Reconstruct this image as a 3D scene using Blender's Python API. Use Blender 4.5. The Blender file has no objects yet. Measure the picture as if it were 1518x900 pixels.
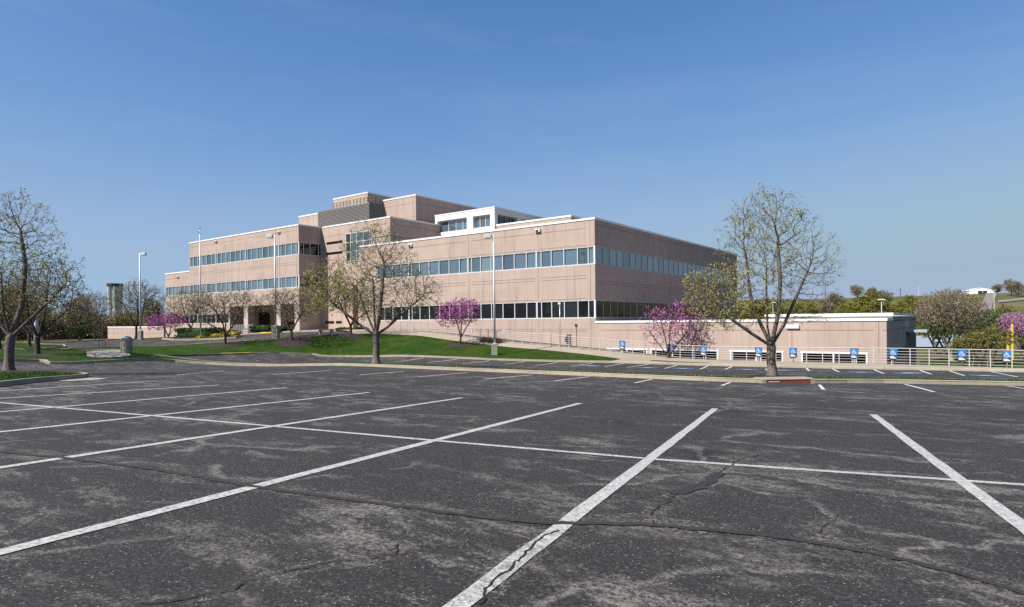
import bpy, math, random
import numpy as np
from mathutils import Vector, Matrix
from mathutils.geometry import delaunay_2d_cdt

# ------------------------------------------------------------------ scene, camera, light
sc = bpy.context.scene
col = sc.collection
RAD = math.radians
# world frame: origin at the front corner of the office building at the camera's eye level (z = 0),
# x along the sunny front (to the right), y into the building.
CAM = (27.53, -49.34)
YAW = RAD(36.766)
RV = (math.cos(YAW), math.sin(YAW))            # camera right, on the ground
FV = (-math.sin(YAW), math.cos(YAW))           # camera forward, on the ground
F = 928.0

cam = bpy.data.cameras.new('camera'); cam.sensor_width = 36.0
cam.lens = F / 1518 * 36; cam.shift_y = 27.0 / 1518; cam.clip_start = .05; cam.clip_end = 6000
camo = bpy.data.objects.new('camera', cam); col.objects.link(camo)
camo.location = (CAM[0], CAM[1], 0)
camo.matrix_world = Matrix.Translation((CAM[0], CAM[1], 0)) @ Matrix.Rotation(YAW, 4, 'Z') @ Matrix.Rotation(RAD(90), 4, 'X') @ Matrix.Rotation(-0.010, 4, 'Z')
sc.camera = camo

SUN_EL = RAD(47); SUN_DIR = np.array([-0.363, -0.933])          # towards the sun, on the ground
world = bpy.data.worlds.new('World'); sc.world = world; world.use_nodes = True
wn = world.node_tree.nodes; wl = world.node_tree.links
bg = wn['Background']
sky = wn.new('ShaderNodeTexSky'); sky.sky_type = 'NISHITA'; sky.sun_disc = False
sky.sun_elevation = SUN_EL
sky.sun_rotation = math.atan2(SUN_DIR[0], SUN_DIR[1])
sky.altitude = 200; sky.air_density = 1.0; sky.dust_density = .25; sky.ozone_density = 2.0
# the photograph's clear spring sky is flatter towards the horizon than the model's: a tone curve on the sky radiance
KS = 0.07 * 2 ** .85
v1 = wn.new('ShaderNodeVectorMath'); v1.operation = 'SCALE'; v1.inputs['Scale'].default_value = KS
cv = wn.new('ShaderNodeRGBCurve'); cv.mapping.extend = 'HORIZONTAL'; cv.mapping.use_clip = False
for ch, pts in enumerate(([(0, 0), (.138, .093), (.205, .165), (.386, .316), (.55, .338), (.694, .35), (1, .385)],
                          [(0, 0), (.235, .232), (.345, .338), (.58, .472), (1, .478)],
                          [(0, 0), (.413, .51), (.565, .64), (.70, .69), (.80, .69), (1, .60)])):
    c_ = cv.mapping.curves[ch]
    c_.points[0].location = pts[0]; c_.points[-1].location = pts[-1]
    for p_ in pts[1:-1]: c_.points.new(*p_)
cv.mapping.update()
v2 = wn.new('ShaderNodeVectorMath'); v2.operation = 'SCALE'; v2.inputs['Scale'].default_value = 1 / KS
tcw = wn.new('ShaderNodeTexCoord'); mpw = wn.new('ShaderNodeMapping'); mpw.inputs['Scale'].default_value = (1.1, 1.1, 7.5); mpw.inputs['Rotation'].default_value = (.12, .10, 0)
nzw = wn.new('ShaderNodeTexNoise'); nzw.inputs['Scale'].default_value = 2.1; nzw.inputs['Detail'].default_value = 8; nzw.inputs['Roughness'].default_value = .62; nzw.inputs['Distortion'].default_value = .5
wl.new(tcw.outputs['Generated'], mpw.inputs['Vector']); wl.new(mpw.outputs[0], nzw.inputs['Vector'])
crw = wn.new('ShaderNodeValToRGB'); crw.color_ramp.elements[0].position = .50; crw.color_ramp.elements[0].color = (0, 0, 0, 1); crw.color_ramp.elements[1].position = .78; crw.color_ramp.elements[1].color = (.12, .12, .12, 1)
wl.new(nzw.outputs['Fac'], crw.inputs[0])
mxw = wn.new('ShaderNodeMix'); mxw.data_type = 'RGBA'; wl.new(crw.outputs[0], mxw.inputs[0]); wl.new(cv.outputs[0], mxw.inputs[6]); mxw.inputs[7].default_value = (.50, .58, .68, 1)   # faint high cirrus
wl.new(sky.outputs[0], v1.inputs[0]); wl.new(v1.outputs[0], cv.inputs['Color']); wl.new(mxw.outputs[2], v2.inputs[0]); wl.new(v2.outputs[0], bg.inputs[0])
bg.inputs[1].default_value = 0.07
sl = bpy.data.lights.new('sun', 'SUN'); sl.energy = 5.0; sl.angle = RAD(.53); sl.color = (1, .955, .89)
so = bpy.data.objects.new('sun', sl); col.objects.link(so)
sdir = Vector((SUN_DIR[0] * math.cos(SUN_EL), SUN_DIR[1] * math.cos(SUN_EL), math.sin(SUN_EL)))
so.rotation_euler = sdir.to_track_quat('Z', 'Y').to_euler(); so.location = (0, -60, 60)
vs = sc.view_settings
vs.view_transform = 'Standard'; vs.look = 'None'; vs.exposure = 0.85; vs.gamma = 1; vs.use_curve_mapping = False
sc.render.engine = 'CYCLES'
sc.cycles.use_denoising = False; sc.cycles.max_bounces = 6; sc.cycles.transparent_max_bounces = 4

# ------------------------------------------------------------------ ground height
CTRL = np.array([(15.48,-73.32,-.29),(10.69,-66.91,-.61),(5.91,-60.5,-.93),(1.12,-54.09,-1.25),(25.1,-66.13,-.53),(20.31,-59.73,-.85),
(15.52,-53.32,-1.17),(10.73,-46.91,-1.49),(6.54,-41.3,-1.77),(34.71,-58.95,-.77),(29.92,-52.54,-1.09),(25.13,-46.13,-1.41),(20.34,-39.73,-1.73),
(16.15,-34.12,-2.01),(44.32,-51.77,-1.01),(39.53,-45.36,-1.33),(34.74,-38.95,-1.65),(29.96,-32.54,-1.97),(25.77,-26.94,-2.25),(53.93,-44.59,-1.25),
(49.15,-38.18,-1.57),(44.36,-31.77,-1.89),(39.57,-25.36,-2.21),(35.38,-19.75,-2.49),(-15.9,-36.11,-2.18),(-16.4,-29.7,-2.39),(-3.78,-25.23,-2.56),
(12.58,-25.26,-2.43),(20.38,-25.42,-2.36),(24.02,-22.2,-2.47),(28.81,-19.59,-2.55),(29.45,-5,-3.06),(20.95,-5.5,-3.16),(14.58,-6,-3.2),
(5.41,-7.5,-3.15),(-4.57,-10,-3.07),(-11.85,-12,-2.91),(-21.03,-13,-2.9),(29.58,-2,-3.18),(22.62,-2,-3.17),(13.39,-2,-3.22),(8.17,-2,-3.16),
(5.88,-2,-3.0),(1.09,-2,-2.69),(-4.72,-2,-2.33),(-10.23,-2,-1.96),(-21.63,-2,-1.06),(-23.26,-5,-1.25),(-18.08,-4.2,-1.46),(-12.98,-3.8,-2.0),
(-6.6,-3.6,-2.49),(.49,-3.6,-2.88),(-50,3,-1.1),(-35,3,-.95),(-35,-2,-.95),(-62,3,-1.6),(-86,3,-2),(-25.37,-10.22,-1.3),(-26.67,-12.44,-1.44),
(-28.81,-14.04,-1.62),(-37.15,-16.52,-2),(-41.57,-18.58,-2.24),(-37.76,-3,-.96),(-52.87,-3,-1.39),(-23.78,-26.5,-2.45),(-18.37,-31.2,-1.96),
(-21.95,-35.12,-1.9),(-17.63,-38.14,-1.88),(-32.59,-31.84,-1.83),(-54.21,-23.03,-1.84),(-54.06,-20.42,-1.77),(-45.21,-31.28,-1.78),
(-53.57,-16.31,-1.73),(-55.53,-11.53,-1.8),(45,-20,-2.9),(50,-35,-2.2),(45,-4,-3.2),(40,-60,-1),(-30,-60,-1.3),(-60,-40,-1.9),(-95,-20,-1.9),
(60,-50,-1.6),(0,-75,-.7),(-80,-60,-1.7),(-110,15,-2.2),(-110,-50,-2),(65,-10,-3.2)])
def _k(d): return np.where(d > 0, d * d * np.log(np.maximum(d, 1e-9)), 0)
_n = len(CTRL)
_A = np.zeros((_n + 3, _n + 3))
_A[:_n, :_n] = _k(np.linalg.norm(CTRL[:, None, :2] - CTRL[None, :, :2], axis=2)) + .15 * np.eye(_n)
_A[:_n, _n] = 1; _A[:_n, _n + 1:] = CTRL[:, :2]; _A[_n:, :_n] = _A[:_n, _n:].T
_W = np.linalg.solve(_A, np.r_[CTRL[:, 2], 0, 0, 0])
def G(x, y):
    x = np.atleast_1d(np.asarray(x, float)); y = np.atleast_1d(np.asarray(y, float))
    return _k(np.hypot(x[:, None] - CTRL[:, 0], y[:, None] - CTRL[:, 1])) @ _W[:-3] + _W[-3] + _W[-2] * x + _W[-1] * y
def g(x, y): return float(G(x, y)[0])
def P(u, D):                                   # ground position in the direction of photo column u, D metres ahead
    a = (u - 759) / F * D
    return (CAM[0] + RV[0] * a + FV[0] * D, CAM[1] + RV[1] * a + FV[1] * D)

# ------------------------------------------------------------------ helpers
def tag(o, label=None, cat=None, group=None, kind=None):
    if label: o['label'] = label
    if cat: o['category'] = cat
    if group: o['group'] = group
    if kind: o['kind'] = kind
    return o
def empty(name, loc, label, cat, group=None, rz=0):
    o = bpy.data.objects.new(name, None); col.objects.link(o)
    o.location = loc; o.rotation_euler = (0, 0, rz); o.empty_display_size = .3
    return tag(o, label, cat, group)

class MB:
    def __init__(s): s.v = []; s.f = []; s.m = []
    def add(s, vs, fs, mi=0):
        b = len(s.v); s.v.extend([tuple(p) for p in vs])
        for f in fs: s.f.append(tuple(b + i for i in f)); s.m.append(mi)
        return s
    def box(s, x0, x1, y0, y1, z0, z1, mi=0, bev=0):
        if x1 < x0: x0, x1 = x1, x0
        if y1 < y0: y0, y1 = y1, y0
        if bev:
            b = bev
            ring = [(x0 + b, y0), (x1 - b, y0), (x1, y0 + b), (x1, y1 - b), (x1 - b, y1), (x0 + b, y1), (x0, y1 - b), (x0, y0 + b)]
            cx, cy = (x0 + x1) / 2, (y0 + y1) / 2
            def inn(p): return (p[0] + (b * .8 if p[0] < cx else -b * .8), p[1] + (b * .8 if p[1] < cy else -b * .8))
            rows = [[(*inn(p), z0) for p in ring], [(*p, z0 + b) for p in ring], [(*p, z1 - b) for p in ring], [(*inn(p), z1) for p in ring]]
            vs = [p for r in rows for p in r]; fs = []
            for r in range(3):
                for i in range(8): fs.append((r * 8 + i, r * 8 + (i + 1) % 8, r * 8 + 8 + (i + 1) % 8, r * 8 + 8 + i))
            fs.append(tuple(range(7, -1, -1))); fs.append(tuple(range(24, 32)))
            return s.add(vs, fs, mi)
        vs = [(x0, y0, z0), (x1, y0, z0), (x1, y1, z0), (x0, y1, z0), (x0, y0, z1), (x1, y0, z1), (x1, y1, z1), (x0, y1, z1)]
        return s.add(vs, [(0, 3, 2, 1), (4, 5, 6, 7), (0, 1, 5, 4), (1, 2, 6, 5), (2, 3, 7, 6), (3, 0, 4, 7)], mi)
    def tube(s, pts, rs, n=8, mi=0, cap=True):
        pts = [Vector(p) for p in pts]
        if isinstance(rs, (int, float)): rs = [rs] * len(pts)
        b = len(s.v); N = len(pts); up = None
        for i, p in enumerate(pts):
            t = (pts[min(i + 1, N - 1)] - pts[max(i - 1, 0)])
            if t.length < 1e-9: t = Vector((0, 0, 1))
            t.normalize()
            if up is None: up = t.orthogonal().normalized()
            else:
                up = up - t * up.dot(t)
                up = t.orthogonal().normalized() if up.length < 1e-6 else up.normalized()
            w = t.cross(up)
            for j in range(n):
                a = 2 * math.pi * j / n
                q = p + (up * math.cos(a) + w * math.sin(a)) * rs[i]
                s.v.append((q.x, q.y, q.z))
        for i in range(N - 1):
            for j in range(n):
                s.f.append((b + i * n + j, b + i * n + (j + 1) % n, b + (i + 1) * n + (j + 1) % n, b + (i + 1) * n + j)); s.m.append(mi)
        if cap and n > 2:
            s.f.append(tuple(b + j for j in range(n - 1, -1, -1))); s.m.append(mi)
            s.f.append(tuple(b + (N - 1) * n + j for j in range(n))); s.m.append(mi)
        return s
    def lathe(s, prof, n=20, c=(0, 0), mi=0):
        return s.tube_z(prof, n, c, mi)
    def tube_z(s, prof, n, c, mi):
        b = len(s.v)
        for r, z in prof:
            for j in range(n):
                a = 2 * math.pi * j / n; s.v.append((c[0] + r * math.cos(a), c[1] + r * math.sin(a), z))
        for i in range(len(prof) - 1):
            for j in range(n):
                s.f.append((b + i * n + j, b + i * n + (j + 1) % n, b + (i + 1) * n + (j + 1) % n, b + (i + 1) * n + j)); s.m.append(mi)
        s.f.append(tuple(b + j for j in range(n - 1, -1, -1))); s.m.append(mi)
        k = (len(prof) - 1) * n
        s.f.append(tuple(b + k + j for j in range(n))); s.m.append(mi)
        return s
    def build(s, name, mats, parent=None, off=(0, 0, 0), smooth=False):
        me = bpy.data.meshes.new(name)
        vs = s.v if off == (0, 0, 0) else [(p[0] - off[0], p[1] - off[1], p[2] - off[2]) for p in s.v]
        me.from_pydata(vs, [], s.f); me.update()
        if not isinstance(mats, (list, tuple)): mats = [mats]
        for m in mats: me.materials.append(m)
        if len(mats) > 1: me.polygons.foreach_set('material_index', np.array(s.m, dtype=np.int32))
        if smooth: me.polygons.foreach_set('use_smooth', np.ones(len(me.polygons), dtype=bool))
        o = bpy.data.objects.new(name, me); col.objects.link(o)
        if parent: o.parent = parent
        return o

def npmesh(name, verts, faces, mats, parent=None, loc=None, smooth=False, mi=None):
    """verts (n,3) array, faces (m,k) array with constant k"""
    me = bpy.data.meshes.new(name); k = faces.shape[1]
    me.vertices.add(len(verts)); me.vertices.foreach_set('co', np.ascontiguousarray(verts, dtype=np.float32).ravel())
    me.loops.add(faces.size); me.loops.foreach_set('vertex_index', np.ascontiguousarray(faces, dtype=np.int32).ravel())
    me.polygons.add(len(faces)); me.polygons.foreach_set('loop_start', np.arange(0, faces.size, k, dtype=np.int32))
    if not isinstance(mats, (list, tuple)): mats = [mats]
    for m in mats: me.materials.append(m)
    if mi is not None: me.polygons.foreach_set('material_index', np.asarray(mi, dtype=np.int32))
    me.polygons.foreach_set('use_smooth', np.full(len(faces), smooth, dtype=bool))
    me.update(calc_edges=True); me.validate()
    o = bpy.data.objects.new(name, me); col.objects.link(o)
    if parent: o.parent = parent
    if loc is not None: o.location = loc
    return o

def copy_tree(o, parent=None):
    c = o.copy(); col.objects.link(c)
    if parent: c.parent = parent
    for ch in list(o.children): copy_tree(ch, c)
    return c

# ------------------------------------------------------------------ materials
def new_mat(name):
    m = bpy.data.materials.new(name); m.use_nodes = True
    n = m.node_tree.nodes; return m, n, m.node_tree.links, n['Principled BSDF']
def tex_coord(n, l, scale=(1, 1, 1), rot=(0, 0, 0), kind='Object'):
    tc = n.new('ShaderNodeTexCoord'); mp = n.new('ShaderNodeMapping')
    mp.inputs['Scale'].default_value = scale; mp.inputs['Rotation'].default_value = rot
    l.new(tc.outputs[kind], mp.inputs['Vector']); return mp.outputs[0]
def noise(n, l, vec, scale, detail=4, rough=.6):
    t = n.new('ShaderNodeTexNoise'); t.inputs['Scale'].default_value = scale; t.inputs['Detail'].default_value = detail
    t.inputs['Roughness'].default_value = rough; l.new(vec, t.inputs['Vector']); return t.outputs['Fac']
def ramp(n, l, fac, stops):
    r = n.new('ShaderNodeValToRGB'); e = r.color_ramp.elements
    while len(e) < len(stops): e.new(.5)
    for i, (p, c) in enumerate(stops):
        e[i].position = p; e[i].color = (*c, 1) if isinstance(c, (tuple, list)) else (c, c, c, 1)
    l.new(fac, r.inputs[0]); return r.outputs[0]
def mix(n, l, fac, a, b, mode='MIX'):
    m = n.new('ShaderNodeMix'); m.data_type = 'RGBA'; m.blend_type = mode
    for sock, val in ((m.inputs[0], fac), (m.inputs[6], a), (m.inputs[7], b)):
        if isinstance(val, (int, float)): sock.default_value = val
        elif isinstance(val, (tuple, list)): sock.default_value = (*val, 1)
        else: l.new(val, sock)
    return m.outputs[2]
def bump(n, l, p, fac, strength=.3, dist=.02):
    b = n.new('ShaderNodeBump'); b.inputs['Strength'].default_value = strength; b.inputs['Distance'].default_value = dist
    l.new(fac, b.inputs['Height']); l.new(b.outputs[0], p.inputs['Normal'])
def simple(name, c, rough=.7, var=.15, scale=3, metal=0, bmp=0, spec=.5):
    m, n, l, p = new_mat(name)
    v = tex_coord(n, l)
    f = noise(n, l, v, scale, 5, .65)
    lo = tuple(x * (1 - var) for x in c); hi = tuple(min(1, x * (1 + var)) for x in c)
    l.new(ramp(n, l, f, [(.3, lo), (.7, hi)]), p.inputs['Base Color'])
    p.inputs['Roughness'].default_value = rough; p.inputs['Metallic'].default_value = metal
    p.inputs['Specular IOR Level'].default_value = spec
    if bmp: bump(n, l, p, noise(n, l, v, scale * 12, 3), bmp, .01)
    return m

def voro(n, l, vec, scale, feature='F1', out='Distance'):
    t = n.new('ShaderNodeTexVoronoi'); t.feature = feature; t.inputs['Scale'].default_value = scale; l.new(vec, t.inputs['Vector']); return t.outputs[out]
def asphalt_col(n, l):
    v = tex_coord(n, l)
    vr = tex_coord(n, l, (.6, 1.25, 1), (0, 0, RAD(-13)))
    big = noise(n, l, vr, .32, 7, .75)
    med = noise(n, l, vr, 1.7, 10, .85)
    fine = noise(n, l, v, 46, 4, .8)
    base = ramp(n, l, fine, [(.35, (.006, .0054, .0049)), (.49, (.0172, .0156, .0142)), (.58, (.030, .027, .0247)), (.68, (.115, .103, .091))])
    wear = ramp(n, l, med, [(.505, 0.0), (.56, 1.0)])
    wear2 = ramp(n, l, big, [(.46, 0.03), (.56, .95)])
    w = mix(n, l, 1.0, wear, wear2, 'MULTIPLY')
    # old hairline cracks with pale crumbled edges
    wv = n.new('ShaderNodeVectorMath'); wv.operation = 'MULTIPLY_ADD'
    nz = n.new('ShaderNodeTexNoise'); nz.inputs['Scale'].default_value = .9; nz.inputs['Detail'].default_value = 5; l.new(v, nz.inputs['Vector'])
    l.new(nz.outputs['Color'], wv.inputs[0]); wv.inputs[1].default_value = (1.6, 1.6, 0); l.new(v, wv.inputs[2])
    ed = voro(n, l, wv.outputs[0], .42, 'DISTANCE_TO_EDGE')
    halo = ramp(n, l, ed, [(.006, 1.0), (.030, 0.0)])
    halo = mix(n, l, 1.0, halo, ramp(n, l, noise(n, l, v, .5, 4, .6), [(.50, 0.0), (.57, .9)]), 'MULTIPLY')
    w = mix(n, l, 1.0, w, halo, 'LIGHTEN')
    grit = ramp(n, l, noise(n, l, v, 30, 6, .9), [(.46, .0), (.53, 1.0)])
    w = mix(n, l, 1.0, w, grit, 'MULTIPLY')
    c = mix(n, l, w, base, (.172, .152, .134))
    oil = ramp(n, l, voro(n, l, wv.outputs[0], .37), [(.05, .45), (.16, 1.0)])
    c = mix(n, l, 1.0, c, oil, 'MULTIPLY')
    tone = ramp(n, l, noise(n, l, v, .09, 3, .5), [(.3, .82), (.7, 1.2)])
    c = mix(n, l, 1.0, c, tone, 'MULTIPLY')
    peb = ramp(n, l, voro(n, l, v, 30), [(.09, 1.0), (.17, 0.0)])
    peb = mix(n, l, 1.0, peb, ramp(n, l, noise(n, l, v, 4, 3, .6), [(.36, 0.0), (.55, 1.0)]), 'MULTIPLY')
    c = mix(n, l, peb, c, (.30, .275, .25))
    return c, fine, v
def mk_asphalt():
    m, n, l, p = new_mat('asphalt')
    c, fine, v = asphalt_col(n, l)
    l.new(c, p.inputs['Base Color']); p.inputs['Roughness'].default_value = .82; p.inputs['Specular IOR Level'].default_value = .35
    bump(n, l, p, fine, .7, .008)
    return m
def mk_paint(name, colr, wear=.5):
    m, n, l, p = new_mat(name)
    c, fine, v = asphalt_col(n, l)
    w = ramp(n, l, noise(n, l, v, 26, 8, .85), [(.34, 1.0), (wear, 0.0)])
    cc = mix(n, l, w, colr, c)
    sp = ramp(n, l, fine, [(.25, .45), (.48, 1.0)])
    cc = mix(n, l, .8, cc, sp, 'MULTIPLY')
    l.new(cc, p.inputs['Base Color']); p.inputs['Roughness'].default_value = .75
    bump(n, l, p, fine, .4, .01)
    return m
def mk_grass():
    m, n, l, p = new_mat('turf')
    v = tex_coord(n, l); vs_ = tex_coord(n, l, (1, 3.2, 1), (0, 0, RAD(25)))
    a = noise(n, l, v, .5, 5, .65); b = noise(n, l, vs_, 6, 5, .75); f = noise(n, l, v, 40, 3, .7)
    c = ramp(n, l, b, [(.28, (.008, .023, .003)), (.5, (.0175, .045, .0055)), (.72, (.034, .066, .0095))])
    c = mix(n, l, ramp(n, l, a, [(.42, 0.0), (.66, .6)]), c, (.055, .068, .016))
    c = mix(n, l, .8, c, ramp(n, l, noise(n, l, vs_, 1.6, 6, .7), [(.34, .55), (.62, 1.3)]), 'MULTIPLY')
    c = mix(n, l, .7, c, ramp(n, l, f, [(.3, .45), (.65, 1.25)]), 'MULTIPLY')
    l.new(c, p.inputs['Base Color']); p.inputs['Roughness'].default_value = .95; p.inputs['Specular IOR Level'].default_value = .04
    bump(n, l, p, f, .6, .04)
    return m
def mk_leaf(name, c1, c2, c3, trans=.35, rough=.6):
    m, n, l, p = new_mat(name)
    gm = n.new('ShaderNodeNewGeometry')
    c = ramp(n, l, gm.outputs['Random Per Island'], [(.1, c1), (.5, c2), (.9, c3)])
    l.new(c, p.inputs['Base Color']); p.inputs['Roughness'].default_value = rough; p.inputs['Specular IOR Level'].default_value = .25
    tr = n.new('ShaderNodeBsdfTranslucent'); l.new(c, tr.inputs[0])
    ms = n.new('ShaderNodeMixShader'); ms.inputs[0].default_value = trans
    l.new(p.outputs[0], ms.inputs[1]); l.new(tr.outputs[0], ms.inputs[2])
    l.new(ms.outputs[0], n['Material Output'].inputs[0])
    return m
def mk_precast(name, c, streak=.5):
    m, n, l, p = new_mat(name)
    v = tex_coord(n, l); vz = tex_coord(n, l, (1, 1, .06))
    a = noise(n, l, v, .5, 5, .6); f = noise(n, l, v, 30, 3, .75); s = noise(n, l, vz, 2.2, 5, .75)
    cc = ramp(n, l, a, [(.3, tuple(x * .92 for x in c)), (.7, tuple(x * 1.06 for x in c))])
    cc = mix(n, l, streak, cc, ramp(n, l, s, [(.30, .70), (.46, .97), (.7, 1.05)]), 'MULTIPLY')
    cc = mix(n, l, .35, cc, ramp(n, l, f, [(.3, .8), (.7, 1.14)]), 'MULTIPLY')
    vp = tex_coord(n, l, (1 / 8.72, 1 / 8.1, 1 / 3.2)); vf = n.new('ShaderNodeVectorMath'); vf.operation = 'FLOOR'; l.new(vp, vf.inputs[0])
    wn_ = n.new('ShaderNodeTexWhiteNoise'); l.new(vf.outputs[0], wn_.inputs['Vector'])
    cc = mix(n, l, 1.0, cc, ramp(n, l, wn_.outputs['Value'], [(0, (.95, .945, .94)), (1, (1.04, 1.04, 1.04))]), 'MULTIPLY')
    l.new(cc, p.inputs['Base Color']); p.inputs['Roughness'].default_value = .88; p.inputs['Specular IOR Level'].default_value = .25
    bump(n, l, p, f, .2, .015)
    return m
def mk_glass(name, c, ior=2.4, rough=.03):
    m, n, l, p = new_mat(name)
    v = tex_coord(n, l)
    gm = n.new('ShaderNodeNewGeometry')
    f = ramp(n, l, gm.outputs['Random Per Island'], [(0, tuple(x * .55 for x in c)), (.5, c), (1, tuple(x * 1.6 for x in c))])
    l.new(f, p.inputs['Base Color']); p.inputs['Roughness'].default_value = rough; p.inputs['IOR'].default_value = ior
    bump(n, l, p, noise(n, l, v, .55, 2, .5), .05, .06)
    return m
def mk_concrete(name, c, sc_=4, var=.2):
    m, n, l, p = new_mat(name)
    v = tex_coord(n, l)
    a = noise(n, l, v, sc_ * .15, 5, .65); f = noise(n, l, v, sc_ * 12, 4, .8)
    cc = ramp(n, l, a, [(.3, tuple(x * (1 - var) for x in c)), (.7, tuple(x * (1 + var * .6) for x in c))])
    cc = mix(n, l, .7, cc, ramp(n, l, f, [(.3, .7), (.7, 1.18)]), 'MULTIPLY')
    l.new(cc, p.inputs['Base Color']); p.inputs['Roughness'].default_value = .9; p.inputs['Specular IOR Level'].default_value = .25
    bump(n, l, p, f, .12, .008)
    return m
def mk_bark(name, c):
    m, n, l, p = new_mat(name)
    v = tex_coord(n, l, (1, 1, .25)); f = noise(n, l, v, 22, 5, .75); b = noise(n, l, v, 3, 3, .6)
    cc = ramp(n, l, f, [(.3, tuple(x * .45 for x in c)), (.55, c), (.75, tuple(min(1, x * 1.7) for x in c))])
    cc = mix(n, l, .6, cc, ramp(n, l, b, [(.3, .7), (.7, 1.2)]), 'MULTIPLY')
    l.new(cc, p.inputs['Base Color']); p.inputs['Roughness'].default_value = .92; p.inputs['Specular IOR Level'].default_value = .2
    bump(n, l, p, f, .8, .03)
    return m
def mk_terrain():
    m, n, l, p = new_mat('field_ground')
    v = tex_coord(n, l); a = noise(n, l, v, .012, 6, .6); b = noise(n, l, v, .25, 6, .7)
    c = ramp(n, l, a, [(.35, (.060, .068, .020)), (.5, (.080, .082, .028)), (.62, (.13, .105, .055)), (.75, (.055, .068, .02))])
    c = mix(n, l, .7, c, ramp(n, l, b, [(.3, .7), (.7, 1.25)]), 'MULTIPLY')
    l.new(c, p.inputs['Base Color']); p.inputs['Roughness'].default_value = .95; p.inputs['Specular IOR Level'].default_value = .1
    return m

M = {}
M['asphalt'] = mk_asphalt()
M['paint'] = mk_paint('white_road_paint', (.43, .42, .40), .55)
M['paint_far'] = mk_paint('white_road_paint_far', (.46, .45, .43), .44)
M['paint_blue'] = mk_paint('blue_road_paint', (.035, .11, .23), .46)
M['turf'] = mk_grass()
M['blade'] = mk_leaf('grass_blade', (.018, .05, .007), (.03, .075, .01), (.055, .10, .02), .3)
M['kerb'] = mk_concrete('kerb_concrete', (.31, .272, .208), 5, .22)
M['kerb_shaded'] = mk_concrete('kerb_concrete_shaded', (.17, .16, .145), 5, .25)  # darker kerb concrete: shade of the face turned off the sun, put into the colour
M['yellow'] = simple('yellow_paint', (.62, .36, .03), .7, .2, 6)
M['walk'] = mk_concrete('sidewalk_concrete', (.28, .24, .185), 3, .15)
M['pad'] = mk_concrete('pad_concrete', (.27, .245, .21), 2, .2)
M['mulch'] = simple('mulch', (.018, .0085, .006), .95, .5, 14, bmp=.6)
M['precast'] = mk_precast('precast_concrete', (.355, .276, .234), .9)
M['precast_col'] = mk_precast('precast_column', (.38, .32, .285), .3)
M['joint'] = simple('panel_joint', (.13, .095, .085), .9, .1, 4)
M['coping'] = simple('white_coping', (.62, .62, .62), .45, .04, 1)
M['alu'] = simple('white_aluminium', (.50, .50, .49), .45, .05, 2)
M['grey_alu'] = simple('grey_aluminium', (.30, .32, .33), .4, .08, 2)
M['white_panel'] = simple('white_panel', (.52, .54, .53), .5, .05, .6)
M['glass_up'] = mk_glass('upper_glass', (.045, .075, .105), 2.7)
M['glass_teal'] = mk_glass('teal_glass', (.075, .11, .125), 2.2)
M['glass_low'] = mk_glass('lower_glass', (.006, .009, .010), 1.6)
M['core'] = simple('dark_core', (.02, .02, .022), .9, .1, 2)
M['recess'] = simple('recess_wall', (.40, .265, .21), .9, .1, 1)
M['louvre'] = simple('louvre_metal', (.135, .128, .12), .6, .06, 2)
M['roof'] = simple('roof_membrane', (.35, .34, .33), .9, .1, 1)
M['rail'] = simple('rail_paint', (.38, .355, .35), .5, .06, 4)
M['pole'] = simple('pole_paint', (.52, .54, .54), .4, .05, 2)
M['steel'] = simple('galvanised_steel', (.42, .43, .44), .4, .1, 4, .6)
M['aggregate'] = mk_concrete('exposed_aggregate', (.30, .25, .215), 10, .3)
M['lid'] = simple('grey_lid', (.22, .25, .27), .4, .1, 5)
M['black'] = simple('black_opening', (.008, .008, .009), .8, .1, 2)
M['sign_navy'] = simple('sign_navy', (.035, .045, .07), .5, .08, 5)
M['sign_blue'] = simple('sign_blue', (.012, .17, .44), .45, .06, 5)
M['sign_white'] = simple('sign_white', (.52, .52, .51), .45, .03, 5)
M['rust'] = simple('red_iron', (.16, .035, .028), .8, .35, 9)
M['bark'] = mk_bark('grey_bark', (.145, .118, .098))
M['bark_dark'] = mk_bark('dark_bark', (.07, .052, .042))
M['bark_pale'] = mk_bark('pale_bark', (.23, .20, .17))
M['twig'] = mk_bark('twig_bark', (.17, .125, .095))
M['leaf_young'] = mk_leaf('young_leaf', (0.184, 0.167, 0.047), (0.283, 0.267, 0.075), (0.416, 0.392, 0.141), .35)
M['leaf_pale'] = mk_leaf('pale_bud_leaf', (0.24, 0.198, 0.102), (0.324, 0.282, 0.144), (0.384, 0.348, 0.192), .35)
M['leaf_olive'] = mk_leaf('olive_leaf', (0.099, 0.099, 0.026), (0.165, 0.157, 0.042), (0.237, 0.209, 0.072), .3)
M['leaf_green'] = mk_leaf('green_leaf', (0.042, 0.084, 0.014), (0.078, 0.144, 0.024), (0.12, 0.198, 0.042), .3)
M['leaf_lime'] = mk_leaf('lime_leaf', (0.132, 0.146, 0.025), (0.194, 0.197, 0.037), (0.264, 0.242, 0.062), .3)
M['leaf_brown'] = mk_leaf('brown_twig_haze', (0.154, 0.117, 0.076), (0.226, 0.181, 0.109), (0.29, 0.254, 0.136), .2)
M['leaf_plum'] = mk_leaf('plum_leaf', (.07, .025, .035), (.12, .045, .06), (.17, .08, .085), .3)
M['blossom'] = mk_leaf('magenta_blossom', (0.352, 0.083, 0.264), (0.506, 0.149, 0.396), (0.638, 0.259, 0.517), .3)
M['blossom_pale'] = mk_leaf('pale_blossom', (.40, .17, .33), (.52, .25, .44), (.60, .33, .52), .3)
M['hedge'] = mk_leaf('hedge_leaf', (.010, .028, .006), (.020, .05, .010), (.04, .075, .018), .15)
M['yellow_leaf'] = mk_leaf('golden_leaf', (.25, .20, .02), (.38, .30, .03), (.46, .38, .08), .3)
M['terrain'] = mk_terrain()
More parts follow.
